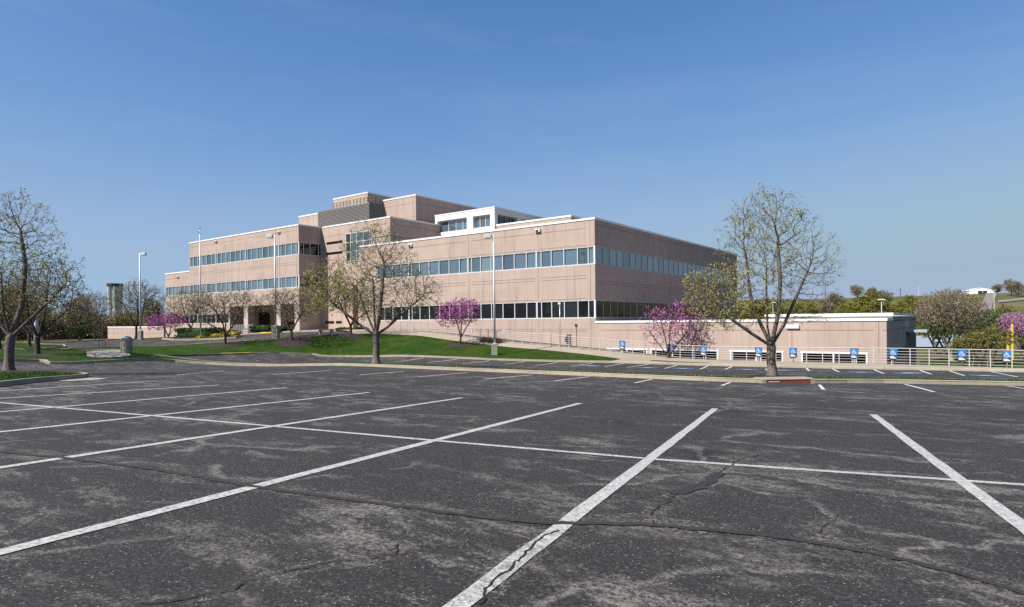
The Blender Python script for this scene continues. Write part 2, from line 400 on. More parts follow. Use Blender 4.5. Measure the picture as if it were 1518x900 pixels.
M['lower_pave'] = mk_concrete('lower_pavement', (.25, .28, .32), 1, .08)  # bluish tint: the sky's sheen at a low angle is put into the colour
M['road_far'] = mk_concrete('far_road', (.17, .155, .14), 1, .1)
M['seal'] = simple('crack_seal', (.019, .0175, .0165), .75, .5, 30, bmp=.4)
M['crack'] = simple('open_crack', (.007, .007, .007), .95, .2, 20)
M['barn'] = simple('barn_metal', (.78, .78, .79), .5, .04, .3)

# ------------------------------------------------------------------ ground sheets
def inside(poly, pts):
    x, y = pts[:, 0], pts[:, 1]; r = np.zeros(len(pts), bool); n = len(poly); j = n - 1
    for i in range(n):
        xi, yi = poly[i]; xj, yj = poly[j]
        c = ((yi > y) != (yj > y)) & (x < (xj - xi) * (y - yi) / (yj - yi + 1e-12) + xi); r ^= c; j = i
    return r
def chaikin(pts, it=2, closed=False):
    pts = [np.array(p, float) for p in pts]
    for _ in range(it):
        q = []
        n = len(pts); rng_ = range(n if closed else n - 1)
        if not closed: q.append(pts[0])
        for i in rng_:
            a, b = pts[i], pts[(i + 1) % n]; q += [a * .75 + b * .25, a * .25 + b * .75]
        if not closed: q.append(pts[-1])
        pts = q
    return [tuple(p) for p in pts]
def resample(pts, step, closed=False):
    pts = [np.array(p, float) for p in pts]
    if closed: pts = pts + [pts[0]]
    out = []
    for a, b in zip(pts[:-1], pts[1:]):
        n = max(1, int(math.ceil(np.linalg.norm(b - a) / step)))
        for k in range(n): out.append(tuple(a + (b - a) * k / n))
    if not closed: out.append(tuple(pts[-1]))
    return out
def sheet(name, poly, mat, dz, step=1.0, zf=None, bumpy=0, kind='structure', label=None):
    b = resample(poly, step, True); B = np.array(b)
    x0, y0 = B.min(0); x1, y1 = B.max(0)
    gx, gy = np.meshgrid(np.arange(x0 + step / 2, x1, step), np.arange(y0 + step / 2, y1, step))
    pt = np.c_[gx.ravel(), gy.ravel()]; pt = pt[inside(b, pt)]
    if len(pt) and len(pt) * len(B) < 4e7:
        dmin = np.min(np.hypot(pt[:, None, 0] - B[None, :, 0], pt[:, None, 1] - B[None, :, 1]), axis=1); pt = pt[dmin > step * .35]
    allp = np.r_[B, pt]; nb = len(B)
    r = delaunay_2d_cdt([Vector(p) for p in allp], [(i, (i + 1) % nb) for i in range(nb)], [], 1, 1e-5)
    vv = np.array([tuple(p) for p in r[0]]); ff = np.array([f for f in r[2] if len(f) == 3])
    z = (zf(vv[:, 0], vv[:, 1]) if zf else G(vv[:, 0], vv[:, 1])) + dz
    if bumpy: z += bumpy * (np.sin(vv[:, 0] * 1.7 + np.sin(vv[:, 1] * 1.1) * 2) * np.cos(vv[:, 1] * 1.3))
    o = npmesh(name, np.c_[vv, z], ff, mat, smooth=True)
    return tag(o, label, None, None, kind)
def kerb(pts, mat, name='kerb', w=.16, h=.15, closed=False, seg=3.0, gap=.012, left=True):
    """pts run with the raised side on the left; the outer face looks to the right"""
    P0 = np.array(resample(pts, .5, closed)); n = len(P0)
    if closed: P0 = np.r_[P0, P0[:1]]; n += 1
    T = np.gradient(P0, axis=0); T /= np.linalg.norm(T, axis=1)[:, None] + 1e-9
    N = np.c_[-T[:, 1], T[:, 0]] * (1 if left else -1)
    zz = G(P0[:, 0], P0[:, 1]); mb = MB()
    per = max(2, int(seg / .5))
    for s0 in range(0, n - 1, per):
        s1 = min(s0 + per, n - 1); vs_ = []
        for i in range(s0, s1 + 1):
            p = P0[i].copy()
            if i == s0: p = p + T[i] * gap / 2
            if i == s1: p = p - T[i] * gap / 2
            o = p - N[i] * .0; q = p + N[i] * w; o2 = p + N[i] * .03
            vs_ += [(*o, zz[i] - .08), (*(p + N[i] * .012), zz[i] + h - .03), (*o2, zz[i] + h), (*q, zz[i] + h), (*q, zz[i] - .08)]
        k = s1 - s0; fs = []
        for i in range(k):
            for j in range(4):
                a = i * 5 + j
                fs.append((a, a + 5, a + 6, a + 1) if left else (a, a + 1, a + 6, a + 5))
        fs += [(0, 1, 2, 3, 4), tuple(k * 5 + j for j in (4, 3, 2, 1, 0))]
        mb.add(vs_, fs)
    return tag(mb.build(name, mat), kind='structure')
def strip(name, p, q, w, mat, dz=.010, step=.6, jit=0, seed=0, ends=0):
    pts = resample([p, q] if not isinstance(p, list) else p, step)
    A = np.array(pts); T = np.gradient(A, axis=0); T /= np.linalg.norm(T, axis=1)[:, None]; N = np.c_[-T[:, 1], T[:, 0]]
    r = np.random.default_rng(seed)
    wl_ = np.full(len(A), w / 2); wr_ = np.full(len(A), w / 2)
    if jit: wl_ = wl_ * (1 + r.uniform(-jit, jit, len(A))); wr_ = wr_ * (1 + r.uniform(-jit, jit, len(A)))
    if ends: wl_[0] *= .2; wr_[0] *= .2; wl_[-1] *= .2; wr_[-1] *= .2
    L_ = A + N * wl_[:, None]; R_ = A - N * wr_[:, None]
    V = np.r_[np.c_[L_, G(L_[:, 0], L_[:, 1]) + dz], np.c_[R_, G(R_[:, 0], R_[:, 1]) + dz]]
    n = len(A); Fc = np.array([(i, n + i, n + i + 1, i + 1) for i in range(n - 1)])
    return tag(npmesh(name, V, Fc, mat), kind='structure')

# the far terrain, one sheet to the horizon
def smooth(a, b, t):
    t = np.clip((t - a) / (b - a), 0, 1); return t * t * (3 - 2 * t)
def far_z(x, y):
    dx, dy = x - CAM[0], y - CAM[1]
    X = dx * RV[0] + dy * RV[1]; D = dx * FV[0] + dy * FV[1]
    r = np.hypot(X, D); az = np.degrees(np.arctan2(X, D))
    right = smooth(-8, 12, az) * (1 - smooth(75, 110, az))
    hill = (-5 + 16.6 * smooth(165, 385, r) + 2.2 * smooth(385, 900, r)) * (1 + .09 * smooth(20, 42, az))
    flat = -2.6 - 3.5 * smooth(120, 260, r) + 3.5 * smooth(300, 900, r)
    und = .5 * np.sin(x * .021 + 1) * np.sin(y * .017) * smooth(150, 300, r)
    return .93 * hill * right + flat * (1 - right) + und
def ground_z(x, y):
    ox = np.maximum(np.maximum(-112 - x, x - 64), 0); oy = np.maximum(np.maximum(-80 - y, y - 8), 0)
    d = np.hypot(ox, oy); s_ = smooth(0, 35, d)
    cx = np.clip(x, -112, 64); cy = np.clip(y, -80, 8)
    z = (G(cx, cy) - .45) * (1 - s_) + far_z(x, y) * s_
    pit = smooth(14, 22, x) * smooth(-5, -2, y)
    near = 1 - smooth(60, 120, np.hypot(x - CAM[0], y - CAM[1]))
    return np.where(pit > 0, z * (1 - pit) + np.minimum(z, -5.6 * near + z * (1 - near)) * pit, z)
az = np.unique(np.r_[np.linspace(-55, 60, 231), np.linspace(60, 305, 50)])
rr = np.r_[0.5, np.geomspace(2, 2600, 120)]
aa, rg = np.meshgrid(np.radians(az[:-1]), rr)
gx = CAM[0] + rg * (np.sin(aa) * RV[0] + np.cos(aa) * FV[0]); gy = CAM[1] + rg * (np.sin(aa) * RV[1] + np.cos(aa) * FV[1])
gz = ground_z(gx.ravel(), gy.ravel())
nA = gx.shape[1]; nR = gx.shape[0]
fc = [(i * nA + j, i * nA + (j + 1) % nA, (i + 1) * nA + (j + 1) % nA, (i + 1) * nA + j) for i in range(nR - 1) for j in range(nA)]
tag(npmesh('ground', np.c_[gx.ravel(), gy.ravel(), gz], np.array(fc)[:, ::-1], M['terrain'], smooth=True), kind='structure')

sheet('parking_lot', [(-115, -82), (66, -82), (66, -3.2), (22.3, -3.2), (22.3, 2), (-30, 2), (-30, 9.5), (-90, 9.5), (-66, -6.5), (-61, -13.3), (-54.7, -19.5), (-54.6, -23), (-56, -28), (-115, -30)], M['asphalt'], 0, 1.0)

# island / lawn landmass
FRONT = chaikin([(-16.6, -38.6), (-16.9, -36.6), (-16.4, -36.3), (-15.6, -36.6), (-15.3, -35.6), (-15.4, -33.5), (-15.9, -31.4), (-16.3, -29.9), (-15.9, -28.9), (-14.0, -27.4), (-10, -25.9), (-3.8, -25.22), (4.4, -25.45), (12.6, -25.27), (17.8, -25.45), (20.4, -25.4), (22.0, -24.6), (24.0, -22.2), (26.4, -20.8), (28.8, -19.6), (40, -14.2), (46, -12)], 1)
BACK = [(46.5, -9.8), (40, -12.0), (28.0, -17.6), (25.2, -18.9), (22.9, -20.6), (20.6, -23.0), (17.8, -23.6), (12.6, -23.4), (4.4, -23.5), (-3.8, -23.4), (-10, -24.1), (-14.3, -25.6), (-17.3, -27.6), (-19.6, -28.5)]
LOWER = chaikin([(-19.6, -28.5), (-21.8, -28.2), (-23.8, -26.5), (-25.2, -22), (-24.2, -17.6), (-21, -13), (-11.85, -12), (-4.57, -10), (5.45, -7.5)], 1)
WALKEDGE = [(5.25, -5.4), (3.57, -4.6), (.5, -3.65), (-6.6, -3.62), (-13, -3.8), (-18.1, -4.2), (-23.3, -5.0), (-24.8, -7.4)]
UPPER = [(-24.8, -7.4), (-25.4, -10.3), (-26.6, -12.5), (-28.7, -14.2), (-36.2, -17), (-40.8, -19), (-42.5, -20.6), (-41.8, -22), (-38.6, -24.5), (-34.3, -27.9), (-31.6, -30.5), (-29.0, -32.3), (-29.0, -33.7), (-33, -34.8), (-42, -46), (-17.5, -46)]
lawn_poly = FRONT + BACK + LOWER[1:] + WALKEDGE + UPPER[1:]
sheet('lawn', lawn_poly, M['turf'], .13, .8, bumpy=.012)
def split_kerb(pts, x_dark):
    a = [p for p in pts if p[0] <= x_dark or p[1] < -29]; b = [p for p in pts if not (p[0] <= x_dark or p[1] < -29)]
    return a + b[:1], b
fa = [p for p in FRONT if p[1] < -28.8]; fb = [p for p in FRONT if p[1] >= -28.9]
kerb(fa + fb[:1], M['kerb'])
kerb(fb, M['kerb'])
kerb(BACK, M['kerb'])
kerb(LOWER[:8], M['kerb_shaded']); kerb(LOWER[7:], M['kerb'])
kerb(UPPER[1:-2], M['kerb'])
kerb([(-25.15, -21.0), (-24.55, -18.6)], M['yellow'], 'painted_kerb', w=.17, h=.156)
kerb([(-30.0, -31.2), (-32.4, -29.6)][::-1], M['yellow'], 'painted_kerb', w=.17, h=.156, left=False)
far_lawn = [(-31.6, -32.1), (-30.6, -33.6), (-33.8, -35.8), (-43, -46), (-75, -44), (-58, -26), (-53, -26.5), (-48.8, -27.1), (-46.3, -26), (-40.2, -27.8)]
sheet('lawn', far_lawn, M['turf'], .13, 1.0, bumpy=.012)
kerb(far_lawn[:3][::-1] + [], M['kerb'], left=False)
kerb([far_lawn[0]] + far_lawn[:4:-1], M['kerb'], left=False)
near_isl = chaikin([(9, -46.6), (5.9, -44.0), (4.05, -42.7), (2.75, -41.4), (2.1, -40.75), (.9, -40.0), (-1.4, -39.75), (-4.0, -41.1), (-12, -45.5), (-9, -53), (6, -53)], 1, True)
sheet('lawn', near_isl, M['turf'], .13, .7, bumpy=.015)
kerb(near_isl, M['kerb'], closed=True)
sheet('concrete_apron', [(2.2, -41.15), (3.0, -41.9), (3.9, -41.7), (3.5, -40.7), (2.6, -40.1), (1.6, -40.3)], M['pad'], .012, .4)
# far drive edge with its kerb
far_edge = [(-66.5, -7.0), (-61, -13.2), (-54.75, -19.5), (-54.6, -23), (-56, -28), (-75, -40)]
kerb(far_edge[::-1], M['kerb'])
kerb([(-55.5, -18.8), (-58.2, -16.0)][::-1], M['yellow'], 'painted_kerb', w=.17, h=.156)
kerb([(-61.5, -12.6), (-65.9, -7.6)][::-1], M['yellow'], 'painted_kerb', w=.17, h=.156)
# walk along the building
walk_poly = [(46, -1.55), (-33, -1.55), (-33, -4), (-26.2, -6.2), (-24.8, -7.4), (-23.3, -5.0), (-18.1, -4.2), (-13, -3.8), (-6.6, -3.62), (.5, -3.65), (3.57, -4.6), (5.25, -5.4), (5.45, -7.45), (9.79, -6.4), (14.58, -5.95), (20.95, -5.45), (29.45, -4.95), (46, -4.6)]
sheet('sidewalk', walk_poly, M['walk'], .15, .8)
kerb([(5.45, -7.5), (9.79, -6.45), (14.58, -6.0), (20.95, -5.5), (29.45, -5.0), (46, -4.65)], M['kerb'], h=.156)
sheet('lawn', chaikin([(7.6, -4.75), (9.6, -4.85), (12.2, -5.1), (12.1, -5.45), (9.4, -5.7), (7.5, -5.5)], 1, True), M['turf'], .165, .4)
plaza = [(-33.2, -1.5), (-33.2, 7.2), (-49, 7.2), (-49, 3.4), (-68, 3.4), (-68, 0), (-52, -1.2), (-36, -1.6)]
sheet('plaza', plaza, M['walk'], .15, 1.0)
kerb([(-68, 0), (-52, -1.2), (-36, -1.6), (-33.2, -1.5)], M['kerb'], h=.156)
kerb([(-51.5, -1.24), (-47, -1.34)], M['yellow'], 'painted_kerb', w=.17, h=.162)
sheet('concrete_pad', chaikin([(-17.6, -33.9), (-26.9, -30.3), (-29.5, -28.1), (-30.1, -26.8), (-19.5, -31.0), (-17.0, -31.3), (-16.3, -32.4), (-16.5, -33.7)], 1, True), M['pad'], .168, .6)
sheet('brick_edging', [(-27.0, -30.5), (-29.7, -28.3), (-30.3, -26.9), (-31.0, -27.2), (-30.3, -28.6), (-27.4, -31.1)], simple('brick_edging', (.20, .10, .07), .9, .3, 8), .164, .6)
# planter bed in the drive
bed = chaikin([P(243, 74), P(300, 73), P(346, 71.5), P(359, 73), P(352, 80), P(300, 84), P(238, 84)], 1, True)
sheet('mulch_bed', bed, M['mulch'], .22, .8)
kerb(bed, M['walk'], closed=True, h=.2, w=.5)
# lower ground right of the annex
def low_z(x, y): return -3.45 - 1.55 * smooth(-1.4, 9, y) - .25 * smooth(9, 60, y)
sheet('lower_lawn', [(22.45, -1.5), (75, -1.5), (90, 40), (70, 75), (20, 80), (22.45, 26)], M['turf'], 0, 1.6, zf=low_z, bumpy=.03)
sheet('path', [(24.6, -1.4), (25.35, -1.4), (24.9, 12), (24.3, 27), (23.2, 27), (23.7, 12)], M['walk'], .05, 1.2, zf=low_z)
pa = [P(1330, 98), P(1421, 98), P(1428, 120), P(1425, 150), P(1340, 150)]
sheet('lower_parking', pa, M['lower_pave'], .35, 4, zf=lambda x, y: np.maximum(low_z(x, y), ground_z(x, y)))
# road over the hill
def on_ground(pts): return [P(u, D) for u, D in pts]
rd = [(1462, 168), (1463, 215), (1466, 240), (1471, 262), (1472, 285), (1466, 305), (1459, 330), (1462, 350)]
left_e = on_ground([(u - 7 + (6 - i) * .3 - 4, D) for i, (u, D) in enumerate(rd)]); right_e = on_ground([(u + 7, D) for u, D in rd])
sheet('road', left_e + right_e[::-1], M['road_far'], .25, 5, zf=ground_z)
sheet('road', on_ground([(1440, 338), (1560, 352), (1560, 366), (1440, 350)]), M['road_far'], .3, 6, zf=ground_z)
sheet('road', on_ground([(1480, 232), (1560, 236), (1560, 245), (1480, 240)]), M['road_far'], .3, 5, zf=ground_z)

# markings on the near lot
def ext(p, q, a, b):
    p = np.array(p, float); q = np.array(q, float); d = (q - p) / np.linalg.norm(q - p); return tuple(p - d * a), tuple(q + d * b)
CROSS = [(4.0, -47.3), (11.72, -45.32), (16.16, -44.45), (21.8, -43.35), (24.55, -42.72), (27.85, -41.6), (36, -38.9)]
strip('parking_line', CROSS, None, .105, M['paint'], .004, .4, .12, 1)
stalls = [((22.9, -48.2), (20.33, -37.18)), ((25.51, -47.09), (23.04, -36.2)), ((28.4, -46.2), (25.83, -35.17)), ((19.79, -47.43), (17.5, -37.96)), ((16.73, -46.67), (14.63, -38.37)),
          ((13.62, -45.9), (11.59, -38.83)), ((10.31, -45.07), (9.17, -39.53)), ((7.72, -44.43), (5.7, -39.8)), ((31.2, -45.4), (28.7, -34.2))]
for i, (p, q) in enumerate(stalls):
    p, q = ext(p, q, 1.2, 0); strip('parking_line', p, q, .13, M['paint'], .006, .4, .10, 10 + i)
for i, (p, q) in enumerate([((1.65, -37.26), (-1.5, -33.6)), ((4.2, -34.6), (2.4, -30.4)), ((6.95, -32.38), (5.6, -28.6)), ((9.72, -31.71), (8.36, -27.2)), ((12.56, -31.09), (11.64, -26.6)), ((15.01, -30.02), (14.22, -26.0)),
                            ((17.69, -28.92), (17.0, -25.9)), ((20.51, -28.11), (20.1, -25.9)), ((23.59, -27.77), (22.95, -25.0)), ((26.41, -26.56), (25.3, -22.2)), ((29.2, -24.4), (28.3, -20.4))]):
    strip('parking_line', p, q, .11, M['paint_far'], .011, .5, .1, 30 + i)
for i, (p, q) in enumerate([((-9.2, -15.6), (-9.7, -11.9)), ((-6.2, -15.0), (-6.7, -11.1)), ((-3.3, -14.3), (-3.8, -10.4)), ((-.4, -12.9), (-.95, -9.6)), ((2.5, -13.1), (1.75, -9.2)), ((5.0, -12.5), (4.4, -8.4)), ((7.05, -11.5), (6.5, -7.6)), ((8.77, -11.6), (8.3, -7.2)),
                            ((11.35, -11.45), (10.3, -6.8)), ((13.48, -10.9), (12.4, -6.5)), ((14.87, -10.4), (14.0, -6.3)), ((17.2, -10.0), (16.3, -6.1)), ((19.46, -9.3), (18.6, -5.9)), ((21.1, -9.75), (20.1, -5.8)),
                            ((23.4, -10.7), (22.35, -5.7)), ((25.5, -10.3), (24.7, -5.6)), ((26.9, -11), (26.1, -5.5)), ((28.95, -10.9), (28.0, -5.4)), ((31.8, -10.9), (30.9, -5.2))]):
    strip('parking_line', p, q, .12, M['paint_far'], .011, .5, .1, 60 + i)
for i, (x, y) in enumerate([(5.9, -11.2), (10.1, -11.2), (12.3, -10.7), (15.95, -9.6), (18.0, -9.4), (22.2, -9.7), (24.4, -9.8), (27.7, -10.4)]):
    a = (x - .62, y - .15); b = (x + .62, y + .15)
    strip('accessible_marking', a, b, 1.25, M['paint_blue'], .011, .4)
    strip('accessible_marking', (x - .25, y - .2), (x + .22, y + .25), .22, M['paint_far'], .017, .2)
    strip('accessible_marking', (x - .1, y - .3), (x + .32, y - .2), .14, M['paint_far'], .017, .2)
for i, (x0, y0, x1, y1) in enumerate([(24.0, -9.4, 25.0, -8.6), (24.0, -8.6, 25.1, -7.8), (13.3, -9.6, 14.4, -9.0), (18.9, -8.4, 20.4, -8.0)]):
    strip('accessible_marking', (x0, y0), (x1, y1), .10, M['paint_far'], .011, .3)
# sealed joint and cracks across the stalls
def mk_crumble():
    m, n, l, p = new_mat('crumbled_edge')
    v = tex_coord(n, l)
    f = ramp(n, l, noise(n, l, v, 24, 7, .9), [(.50, 0.0), (.56, 1.0)]); q = ramp(n, l, noise(n, l, v, 2.2, 4, .7), [(.42, 0.0), (.58, .8)])
    a = mix(n, l, 1.0, f, q, 'MULTIPLY')
    p.inputs['Base Color'].default_value = (.19, .165, .145, 1); p.inputs['Roughness'].default_value = .95
    l.new(a, p.inputs['Alpha']); return m
M['crumble'] = mk_crumble()
def wav(pts, amp, seed, step=.25):
    r = np.random.default_rng(seed); A = np.array(resample(chaikin(pts, 2), step)); d = r.normal(0, amp, (len(A), 2))
    d = (d + np.roll(d, 1, 0) + np.roll(d, 2, 0)) / 2.2; A = A + d; return [tuple(p) for p in A]
SEALP = [(15.5, -48.1), (18.65, -47.15), (19.7, -46.83), (20.59, -46.59), (21.65, -46.43), (22.47, -46.31), (23.47, -46.1), (24.2, -45.93), (24.74, -45.79), (25.14, -45.6), (25.58, -45.24), (26.05, -45.04), (26.54, -44.9), (27.18, -44.9), (27.7, -45.1), (28.6, -45.6)]
strip('asphalt_crumble', SEALP, None, .42, M['crumble'], .003, .4, .5, 4)
strip('crack_seal', wav(SEALP, .012, 5), None, .07, M['seal'], .008, .12, .4, 3)
for i, (pts, w) in enumerate([([(25.2, -45.77), (25.24, -45.95), (25.31, -46.18), (25.40, -46.48), (25.43, -46.70), (25.52, -46.88), (25.57, -47.02)], .014), ([(25.55, -44.98), (25.46, -44.52), (25.43, -44.08), (25.48, -43.57), (25.43, -43.13), (25.34, -42.65), (25.35, -42.07), (25.39, -41.56)], .012),
                              ([(24.34, -48.01), (24.45, -47.76), (24.47, -47.55), (24.44, -47.34), (24.57, -47.08), (24.71, -46.9), (24.6, -46.58)], .010), ([(26.58, -44.81), (26.64, -44.46), (26.67, -44.14), (26.60, -43.96), (26.46, -43.95)], .006), ([(10.5, -43.2), (13.2, -42.6), (17, -42.2), (21, -41.0)], .010)]):
    strip('asphalt_crumble', chaikin(pts, 2), None, .2, M['crumble'], .0075 if i == 0 else .0035, .3, .3, 50 + i, 1)
    strip('asphalt_crack', wav(pts, .022, 20 + i, .07), None, w, M['crack'], .0095, .05, .6, 7 + i, 1)
strip('crack_seal', wav([(25.44, -44.2), (25.45, -43.85), (25.48, -43.5), (25.43, -43.0)], .015, 8, .1), None, .12, M['seal'], .0085, .1, .45, 9, 1)

# ------------------------------------------------------------------ the office building
ZR, Z3 = 9.26, 14.08                             # two-storey and three-storey roofs
LO = (.26, 1.90); UP = (5.09, 6.73); TH = (9.92, 11.56)
bl = empty('office_building', (0, 0, -3.2), 'long pink precast office building with ribbon windows and stepped rooftop blocks', 'building')
OFF = (0, 0, -3.2)
def bpart(name, mb, mats, parent=bl): return mb.build(name, mats, parent, OFF)
WALLM = [M['precast'], M['joint'], M['core'], M['recess'], M['roof'], M['black']]
def coping(x0, x1, y0, y1, z, h=.20, t=.35, out=.06, name='coping'):
    m = MB(); o = out; h *= .85
    m.box(x0 - o, x1 + o, y0 - o, y0 + t, z - h, z + .02)
    m.box(x0 - o, x1 + o, y1 - t, y1 + o, z - h, z + .02)
    m.box(x0 - o, x0 + t, y0 + t, y1 - t, z - h, z + .02)
    m.box(x1 - t, x1 + o, y0 + t, y1 - t, z - h, z + .02)
    bpart(name, m, M['coping'])
def vj(m, x, y, z0, z1, w=.035): m.box(x - w / 2, x + w / 2, y - .006, y + .02, z0, z1, 1)
def hj(m, x0, x1, y, z, w=.035): m.box(x0, x1, y - .006, y + .02, z - w / 2, z + w / 2, 1)
def svj(m, x, y, z0, z1, w=.035): m.box(x - .02, x + .006, y - w / 2, y + w / 2, z0, z1, 1)
def shj(m, x, y0, y1, z, w=.035): m.box(x - .02, x + .006, y0, y1, z - w / 2, z + w / 2, 1)
rw = random.Random(4)
def win_front(xs, y, z, glass, frame=None, odd=None, inset=.12):
    """one window of several panes on a wall that looks towards -y; xs are the mullion lines"""
    frame = frame or M['alu']; a = MB(); fr_ = MB(); z0, z1 = z
    for i, (p, q) in enumerate(zip(xs[:-1], xs[1:])):
        x0, x1, za, zc = p + .04, q - .04, z0 + .05, z1 - .05; t1, t2 = rw.gauss(0, .010), rw.gauss(0, .010)   # panes never sit quite true
        fr3 = [(x0, y + inset + .02 + t1 + t2, za), (x1, y + inset + .02 - t1 + t2, za), (x1, y + inset + .02 - t1 - t2, zc), (x0, y + inset + .02 + t1 - t2, zc)]
        a.add(fr3 + [(v_[0], v_[1] + .02, v_[2]) for v_ in fr3], [(0, 1, 2, 3), (7, 6, 5, 4), (0, 4, 5, 1), (1, 5, 6, 2), (2, 6, 7, 3), (3, 7, 4, 0)], 1 if (odd and i in odd) else 0)
    for x in xs: fr_.box(x - .038, x + .038, y + .03, y + inset + .06, z0 + .07, z1 - .07)
    fr_.box(xs[0] - .045, xs[-1] + .045, y + .02, y + inset + .07, z0, z0 + .08)
    fr_.box(xs[0] - .045, xs[-1] + .045, y + .02, y + inset + .07, z1 - .08, z1)
    w = bpart('window', a, [glass, M['glass_teal']]); bpart('window_frame', fr_, frame, w)
def win_side(ys, x, z, glass, frame=None, inset=.12, odd=None):
    frame = frame or M['alu']; a = MB(); fr_ = MB(); z0, z1 = z
    for i, (p, q) in enumerate(zip(ys[:-1], ys[1:])):
        a.box(x - inset - .03, x - inset, p + .03, q - .03, z0 + .05, z1 - .05, 1 if (odd and i in odd) else 0)
    for y in ys: fr_.box(x - inset - .06, x - .03, y - .035, y + .035, z0 + .07, z1 - .07)
    fr_.box(x - inset - .07, x - .02, ys[0] - .035, ys[-1] + .035, z0, z0 + .08)
    fr_.box(x - inset - .07, x - .02, ys[0] - .035, ys[-1] + .035, z1 - .08, z1)
    w = bpart('window', a, [glass, M['glass_teal']]); bpart('window_frame', fr_, frame, w)

# main two-storey wing
YS, XW = 41.0, -32.2
m = MB()
m.box(XW, 0, 0, YS, -6, LO[0]); m.box(XW, 0, 0, YS, LO[1], UP[0]); m.box(XW, 0, 0, YS, UP[1], ZR - .16)
m.box(XW + .3, -.32, .32, YS - .3, LO[0], UP[1], 2)
for z in (LO, UP): m.box(XW, -29.08, .001, 6, z[0] + .001, z[1] - .001); m.box(-2, -.001, YS - 2, YS - .002, *z)
for x in (-6.15, -14.86, -23.6):
    vj(m, x, 0, UP[1], ZR - .26); vj(m, x, 0, LO[1], UP[0]); vj(m, x, 0, -3.2, LO[0])
for z0, z1 in ((UP[1], ZR - .26), (LO[1], UP[0]), (-3.2, LO[0])): vj(m, -.48, 0, z0, z1)
for x0, x1 in ((-5.85, -.9), (-14.5, -6.5), (-23.3, -15.2), (-32, -23.9)):
    hj(m, x0, x1, 0, 8.38); hj(m, x0, x1, 0, 4.12); hj(m, x0, x1, 0, 3.85); hj(m, x0, x1, 0, -.74); hj(m, x0, x1, 0, -.92); hj(m, x0, x1, 0, UP[1] + .13, .03); hj(m, x0, x1, 0, LO[1] + .13, .03)
for y in (8.93, 17.06, 25.12, 33.2):
    svj(m, 0, y, UP[1], ZR - .26); svj(m, 0, y, LO[1], UP[0])
for y0, y1 in ((.5, 8.6), (9.2, 16.8), (17.3, 24.9), (25.4, 33), (33.5, 40.5)):
    shj(m, 0, y0, y1, 8.68); shj(m, 0, y0, y1, 3.62); shj(m, 0, y0, y1, 3.37)
bpart('wall', m, WALLM)
bpart('roof', MB().box(XW + .3, -.3, .3, YS - .3, ZR - .25, ZR - .2), M['roof'])
coping(XW, 0, 0, YS, ZR)
base = [-6.43, -5.84, -4.69, -3.29, -1.83, -.71, -.12]
bays = [base, [-15.06, -14.48, -13.3, -11.92, -10.46, -9.02, -7.56, -6.43], [-23.85, -23.27, -22.05, -20.6, -19.1, -17.65, -16.2, -15.06], [-29.0, -27.8, -26.4, -25.0, -23.85]]
for i, b_ in enumerate(bays):
    b_ = [x + (.10 if k == 0 and i < 3 else 0) for k, x in enumerate(b_)]
    win_front(b_, 0, UP, M['glass_up'], odd=({0, 5} if i == 0 else {0, 2} if i == 1 else {0, 4} if i == 2 else set()))
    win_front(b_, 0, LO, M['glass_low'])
for z in (LO, UP): bpart('corner_post', MB().box(-.13, .01, -.012, .10, z[0] + .002, z[1] - .002), M['coping'])
ny = 28; ys = [.14 + i * (YS - 2.2) / ny for i in range(ny + 1)]
for a_, b_ in ((0, 6), (6, 12), (12, 17), (17, 23), (23, 28)):
    yy = [y + (.08 if k == 0 and a_ else 0) for k, y in enumerate(ys[a_:b_ + 1])]
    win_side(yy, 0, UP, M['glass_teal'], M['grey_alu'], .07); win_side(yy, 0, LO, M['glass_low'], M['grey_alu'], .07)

# right low annex (garage level)
XA = 22.45
m = MB()
ops = [(1.2, 4.9), (5.3, 10.9), (11.95, 15.75), (17.1, 21.25)]
zt, zb = -2.44, -3.16
m.box(.002, XA, .0, 24.7, zt, -.18); m.box(.002, XA, .0, 24.7, -7, zb)
xx = .002
for a_, b_ in ops: m.box(xx, a_, .001, 1.0, zb + .001, zt - .001); xx = b_
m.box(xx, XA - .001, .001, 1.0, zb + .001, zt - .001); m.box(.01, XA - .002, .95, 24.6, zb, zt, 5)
for x in (8.0, 16.42, 21.99): vj(m, x, 0, -2.4, -.25)
for a_, b_ in ((.6, 7.7), (8.3, 16.1), (16.8, 21.7), (22.2, XA)): hj(m, a_, b_, 0, -.83)
shj(m, XA, .3, 24.5, -.83)
for y in (4, 8, 12, 16, 20): svj(m, XA, y, -6, -.3)
m.box(XA - .3, XA + .012, 14.0, 14.25, -5, -1.2, 5); m.box(XA - .3, XA + .013, 14.3, 23.4, -4.9, -1.3, 5)
bpart('wall', m, WALLM)
for a_, b_ in ops:
    f_ = MB().box(a_ - .1, b_ + .1, -.03, .12, zt - .07, zt + .06)
    n_ = max(1, round((b_ - a_) / 2)); 
    for k in range(n_ + 1): xk = a_ + (b_ - a_) * k / n_; f_.box(xk - .05, xk + .05, -.02, .1, zb, zt - .07)
    bpart('vent_frame', f_, M['coping'])
m = MB()
for i in range(7): m.box(XA + .0, XA + .05, 14.4 + i * 1.45, 14.5 + i * 1.45, -4.8, -1.4)
m.box(XA, XA + 1.5, 14.0, 17.0, -1.25, -1.05)
bpart('side_entrance', m, M['grey_alu'])
coping(0.07, XA, 0, 3.6, -.02, .2, .3)
m = MB().box(13.6, XA, 3.7, 24.7, -.22, .12, 0)
bpart('upper_wall', m, [M['louvre']]); coping(13.6, XA, 3.7, 24.7, .36, .20, .3)
bpart('wall_light', MB().box(16.05, 16.95, -.16, -.01, -.72, -.42, bev=.03), M['coping'])
